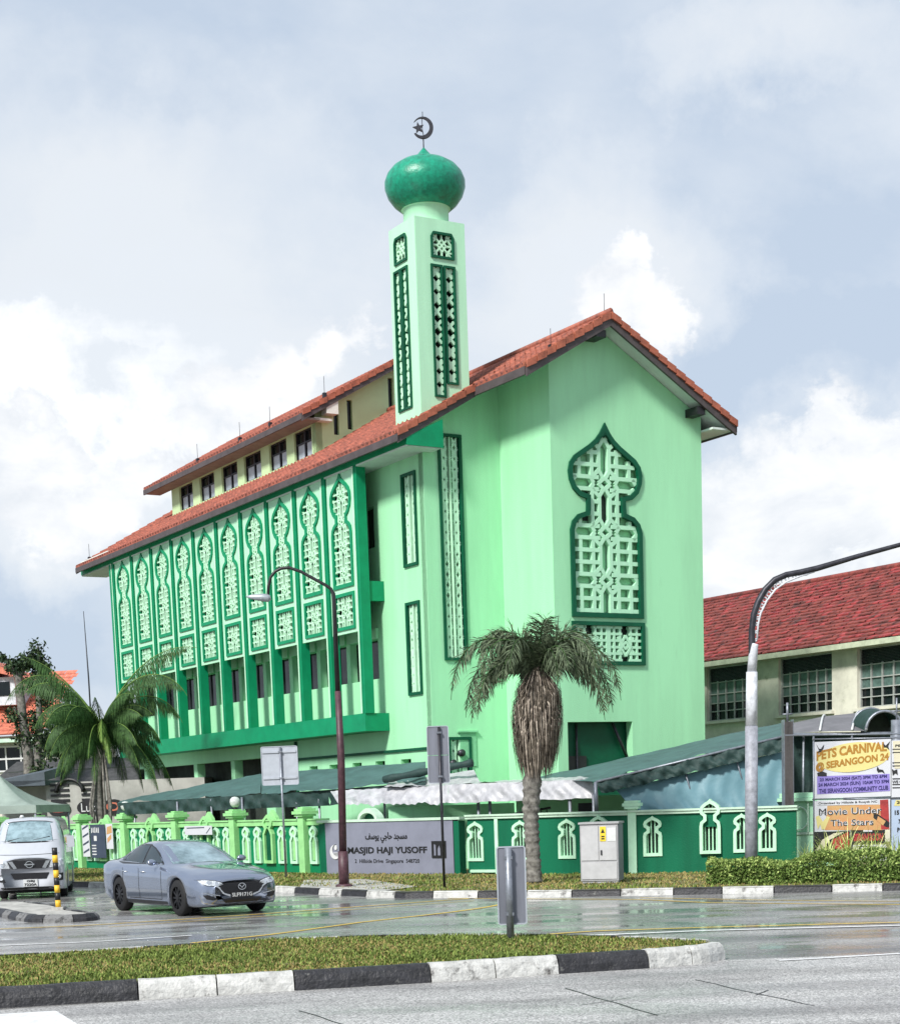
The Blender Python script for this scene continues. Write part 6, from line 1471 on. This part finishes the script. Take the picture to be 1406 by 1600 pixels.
NAVY = mat('banner_navy', (.02, .015, .12), .5); ORG = mat('banner_orange', (.48, .22, .09), .5, .12, 3, col2=(.48, .32, .13)); REDB = mat('banner_red', (.36, .03, .03), .5, .2, 6); CRM = mat('banner_cream', (.58, .54, .40), .5, .04, 3); PBL = mat('banner_pale_blue', (.36, .44, .58), .5, .05, 2)
t, fn, _ = board('event_banner', 'white pets carnival banner with yellow oval and purple date box', 'banner', 1272, 1157, 1391, 1246, BW)
_t, _f = t, fn
el = [(1333+57*math.cos(R(a)), 1183-23*math.sin(R(a))-.0*(a)) for a in range(0, 360, 12)]
el = [(u, v-(u-1333)*.10) for u, v in el]; PB2(el, YLW, t, fn)
PB2([(1276, 1213), (1389, 1209), (1390, 1236), (1276, 1241)], PUR, t, fn)
TB('PETS CARNIVAL', 1275, 1172, 1385, 1187, OCH, t, fn, bold=.045, shear=.10, bend=.04)
TB('@ SERANGOON 24', 1274, 1190, 1388, 1205, OCH, t, fn, bold=.045, shear=.11, bend=.01)
TB('23 MARCH 2024 (SAT) 3PM TO 6PM', 1280, 1214, 1385, 1220.5, NAVY, t, fn, bold=.03, d=.015, shear=.02)
TB('24 MARCH 2024 (SUN) 10AM TO 5PM', 1278, 1222, 1388, 1229, NAVY, t, fn, bold=.03, d=.015, shear=.02)
TB('THE SERANGOON COMMUNITY CLUB', 1279, 1231, 1387, 1238, NAVY, t, fn, bold=.03, d=.015, shear=.02)
for P in ([(1274, 1161), (1279, 1170), (1282, 1170), (1287, 1163), (1286, 1169), (1282, 1175), (1275, 1177), (1279, 1173)], [(1379, 1161), (1383, 1165), (1390, 1158), (1387, 1166), (1389, 1172), (1384, 1168), (1380, 1168)], [(1370, 1197), (1373, 1202), (1379, 1203), (1382, 1209), (1377, 1206), (1371, 1207), (1369, 1203)], [(1276, 1208), (1284, 1205), (1291, 1208), (1291, 1213), (1277, 1213)]): PB2(P, BLACK, t, fn, 'pet_silhouette', .013)
t, fn, _ = board('event_banner', 'movie night banner with bold black lettering on orange and white', 'banner', 1272, 1250, 1390, 1298, BW)
PB2([(1292, 1259), (1378, 1257), (1378, 1297), (1288, 1297)], ORG, t, fn); PB2([(1374, 1250), (1387, 1249), (1389, 1296), (1376, 1296)], REDB, t, fn, d=.009)
PB2([(1276, 1250.5), (1372, 1249.5), (1372, 1257), (1276, 1258.5)], BW, t, fn, d=.010)
PB2([(1274, 1276), (1279, 1274), (1285, 1284), (1292, 1275), (1296, 1277), (1288, 1296), (1283, 1296), (1281, 1288), (1277, 1296)], YLW, t, fn, d=.011); pass
PB2([(1364, 1272), (1371, 1272), (1389, 1285), (1388, 1293), (1383, 1292), (1364, 1278)], BLACK, t, fn, d=.011); PB2([(1371, 1275), (1383, 1283), (1379, 1290), (1369, 1282)], ORG, t, fn, d=.0155)
TB('Organised by Hillside & Rosyth NC', 1278, 1252, 1370, 1256.5, BLACK, t, fn, bold=.02, d=.0145)
for b_, m_, dd in ((.045, BW, .0145), (.0, BLACK, .020)):
    e_ = 1.2 if b_ > .05 else 0
    TB('Movie Under', 1279-e_, 1262-e_, 1377+e_, 1272.5+e_, m_, t, fn, bold=b_, d=dd, spacing=1.05); TB('The Stars', 1297-e_, 1280-e_, 1364+e_, 1290+e_, m_, t, fn, bold=b_, d=dd, spacing=1.05)
t, fn, _ = board('event_board', 'dark and red picture board under the movie banner, left of the red-lettered board', 'board', 1272, 1299, 1327, 1345, BLACK)
PB2([(1300, 1312), (1325, 1299.5), (1327, 1326), (1300, 1326)], REDB, t, fn); PB2([(1273, 1332), (1284, 1312), (1302, 1302), (1318, 1300), (1296, 1312), (1284, 1328), (1278, 1345)], CRM, t, fn, d=.012)
t, fn, _ = board('event_board', 'small black board with red lettering under the movie banner', 'board', 1330, 1296, 1382, 1318, BLACK)
TB('SERANGOON', 1333, 1302, 1379, 1314, REDB, t, fn, bold=.06, d=.009, th=.008); PB2([(1348, 1297), (1362, 1297), (1362, 1299.5), (1348, 1299.5)], BW, t, fn)
t, fn, _ = board('event_board', 'low white board with dark script just above the plants', 'board', 1332, 1320, 1384, 1345, BW)
TB('Residents', 1337, 1322, 1365, 1325, BLACK, t, fn, bold=.02)if False else PB2([(1337, 1322), (1360, 1321.5), (1360, 1323), (1337, 1323.5)], BLACK, t, fn)
PB2([(1334, 1330), (1345, 1325), (1372, 1334), (1366, 1335)], NAVY, t, fn)
t, fn, _ = board('event_poster', 'cream topped poster with small text at the right edge, upper one', 'poster', 1392, 1156, 1446, 1245, BW)
PB2([(1394, 1158), (1440, 1157), (1440, 1200), (1397, 1201)], CRM, t, fn); TB('PETS', 1398, 1163, 1416, 1167, BLACK, t, fn, bold=.03, d=.013)
for v in (1170, 1175, 1191, 1196, 1216, 1225, 1230): PB2([(1393.5, v), (1440, v-.5), (1440, v+1), (1393.5, v+1.5)], BLACK, t, fn, d=.012)
PB2([(1392.5, 1201), (1396, 1204), (1401, 1202), (1402, 1211), (1398, 1208), (1394, 1212)], BLACK, t, fn, d=.012); TB('WE CHECK', 1393, 1219, 1425, 1223.5, BLACK, t, fn, bold=.02, d=.0125)
t, fn, _ = board('event_poster', 'pale blue poster with yellow heading at the right edge, lower one', 'poster', 1392, 1249, 1446, 1345, PBL)
PB2([(1399, 1250), (1440, 1250), (1440, 1259), (1396, 1259)], YLW, t, fn); TB('2024', 1400, 1251, 1418, 1256, BLACK, t, fn, bold=.03, d=.013); TB('15', 1397, 1266, 1404, 1273, BLACK, t, fn, bold=.04); TB('7', 1403, 1280, 1406, 1287, BLACK, t, fn, bold=.04); TB('P', 1401, 1293, 1405, 1300, BLACK, t, fn, bold=.04); 
PB2([(1381, 1323), (1381, 1323.1), (1380, 1323.1)], BLACK, t, fn) if False else None
# support frame of the banners
bf = thing('banner_frame', 'thin metal frame that carries the event banners', 'frame', FB(0, 0, 0), FB.rot())
inv = (Matrix.Translation(FB(0, 0, 0)) @ Matrix.Rotation(FB.rot(), 4, 'Z')).inverted()
mb = MB()
def fp2(u, v, d=-.06): a, z = FB.at(u, v); return inv @ FB(a, z, d)
for u in (1270, 1330, 1391.5): q = fp2(u, 1147); mb.tube([(q.x, q.y, 0.05), q], .022, 6)
for v in (1148, 1154, 1248): mb.tube([fp2(1225 if v < 1150 else 1268, v+1, -.04), fp2(1440, v-2, -.04)], .018, 6)
mb.build('rail', GALV, bf)
q = atY(1400, 1135, 39); aw = thing('bare_pole', 'thin grey pole with crossbar at the right edge above the banners', 'post', (q.x, 39, 0)); mb = MB(); z1 = q.z+.55; mb.tube([(0, 0, 0), (0, 0, z1-.4)], .13, 10); mb.tube([(0, 0, z1-.4), (0, 0, z1+.1)], .02, 6); mb.tube([(-.15, 0, z1-.2), (.15, 0, z1-.2)], .02, 6); mb.build('pole', GALV, aw)
# banners tied on the left fence
def fence_banner(label, u0, vt, u1, vb, m, cat='banner'):
    um = (u0+u1)/2; a, _ = FL.at(u0, vt); b, _ = FL.at(u1, vt); _, zt = FL.at(um, vt); _, zb = FL.at(um, vb)
    org = FL(a, 0, .2); t = thing('fence_banner', label, cat, org, FL.rot(), 'banners tied to the fence'); inv = (Matrix.Translation(org) @ Matrix.Rotation(FL.rot(), 4, 'Z')).inverted()
    fn = lambda s, z, d=0.: tuple(inv @ FL(s, z, .2+d)); mb = MB(); mb.plate([(a, zb), (b, zb), (b, zt), (a, zt)], [], fn, -.012, 0); mb.build('sheet', m, t); return t, fn, a, b, zb, zt
NV = mat('banner_slate', (.035, .05, .085), .5, .1, 4)
t, fn, a, b, z0, z1 = fence_banner('narrow white banner with black slanting marks on the fence', 136, 1289, 147, 1338, BW)
for i in range(4): mb = MB(); z = z0+.1+i*.27; mb.plate([(a+.04, z), (b-.04, z+.12), (b-.04, z+.19), (a+.04, z+.06)], [], fn, .002, .005); mb.build('mark', NV, t)
t, fn, a, b, z0, z1 = fence_banner('dark navy banner with white lettering on the fence behind the sedan', 149, 1288, 172, 1340, NV)
mb = MB()
for i in range(5): mb.plate([(a+.08+i*.12, z1-.28+.03*(i % 2)), (a+.15+i*.12, z1-.28), (a+.15+i*.12, z1-.12+.02*(i % 3)), (a+.10+i*.12, z1-.10)], [], fn, .002, .006)
mb.build('graphic', WHITE, t); mb = MB(); mb.plate([(a+.25, z1-.55), (a+.45, z1-.55), (a+.45, z1-.38), (a+.25, z1-.38)], [], fn, .002, .006)
for i in range(4): mb.plate([(a+.08, z0+.1+i*.1), (a+.38, z0+.1+i*.1), (a+.38, z0+.14+i*.1), (a+.08, z0+.14+i*.1)], [], fn, .002, .006)
mb.build('graphic', WHITE, t)
t, fn, a, b, z0, z1 = fence_banner('narrow white and orange banner on the fence, right of the navy one', 173.5, 1287, 184, 1326, BW)
mb = MB(); mb.plate([(a+.05, z1-.35), (b-.05, z1-.30), (b-.05, z1-.06), (a+.1, z1-.1)], [], fn, .002, .005); mb.plate([(a+.08, z0+.2), (b-.1, z0+.35), (b-.1, z0+.5), (a+.08, z0+.35)], [], fn, .002, .005); mb.build('graphic', ORG, t)
t, fn, a, b, z0, z1 = fence_banner('wide creased white banner above the sedan roof on the fence', 297, 1290, 340, 1304, BW)
mb = MB(); mb.plate([(a+.15, z1-.08), (b-.45, z1-.07), (b-.45, z1-.04), (a+.15, z1-.05)], [], fn, .002, .005); mb.plate([(b-.35, z0+.05), (b-.1, z1-.05), (b-.08, z1-.07), (b-.33, z0+.03)], [], fn, .002, .005); mb.build('mark', NV, t)
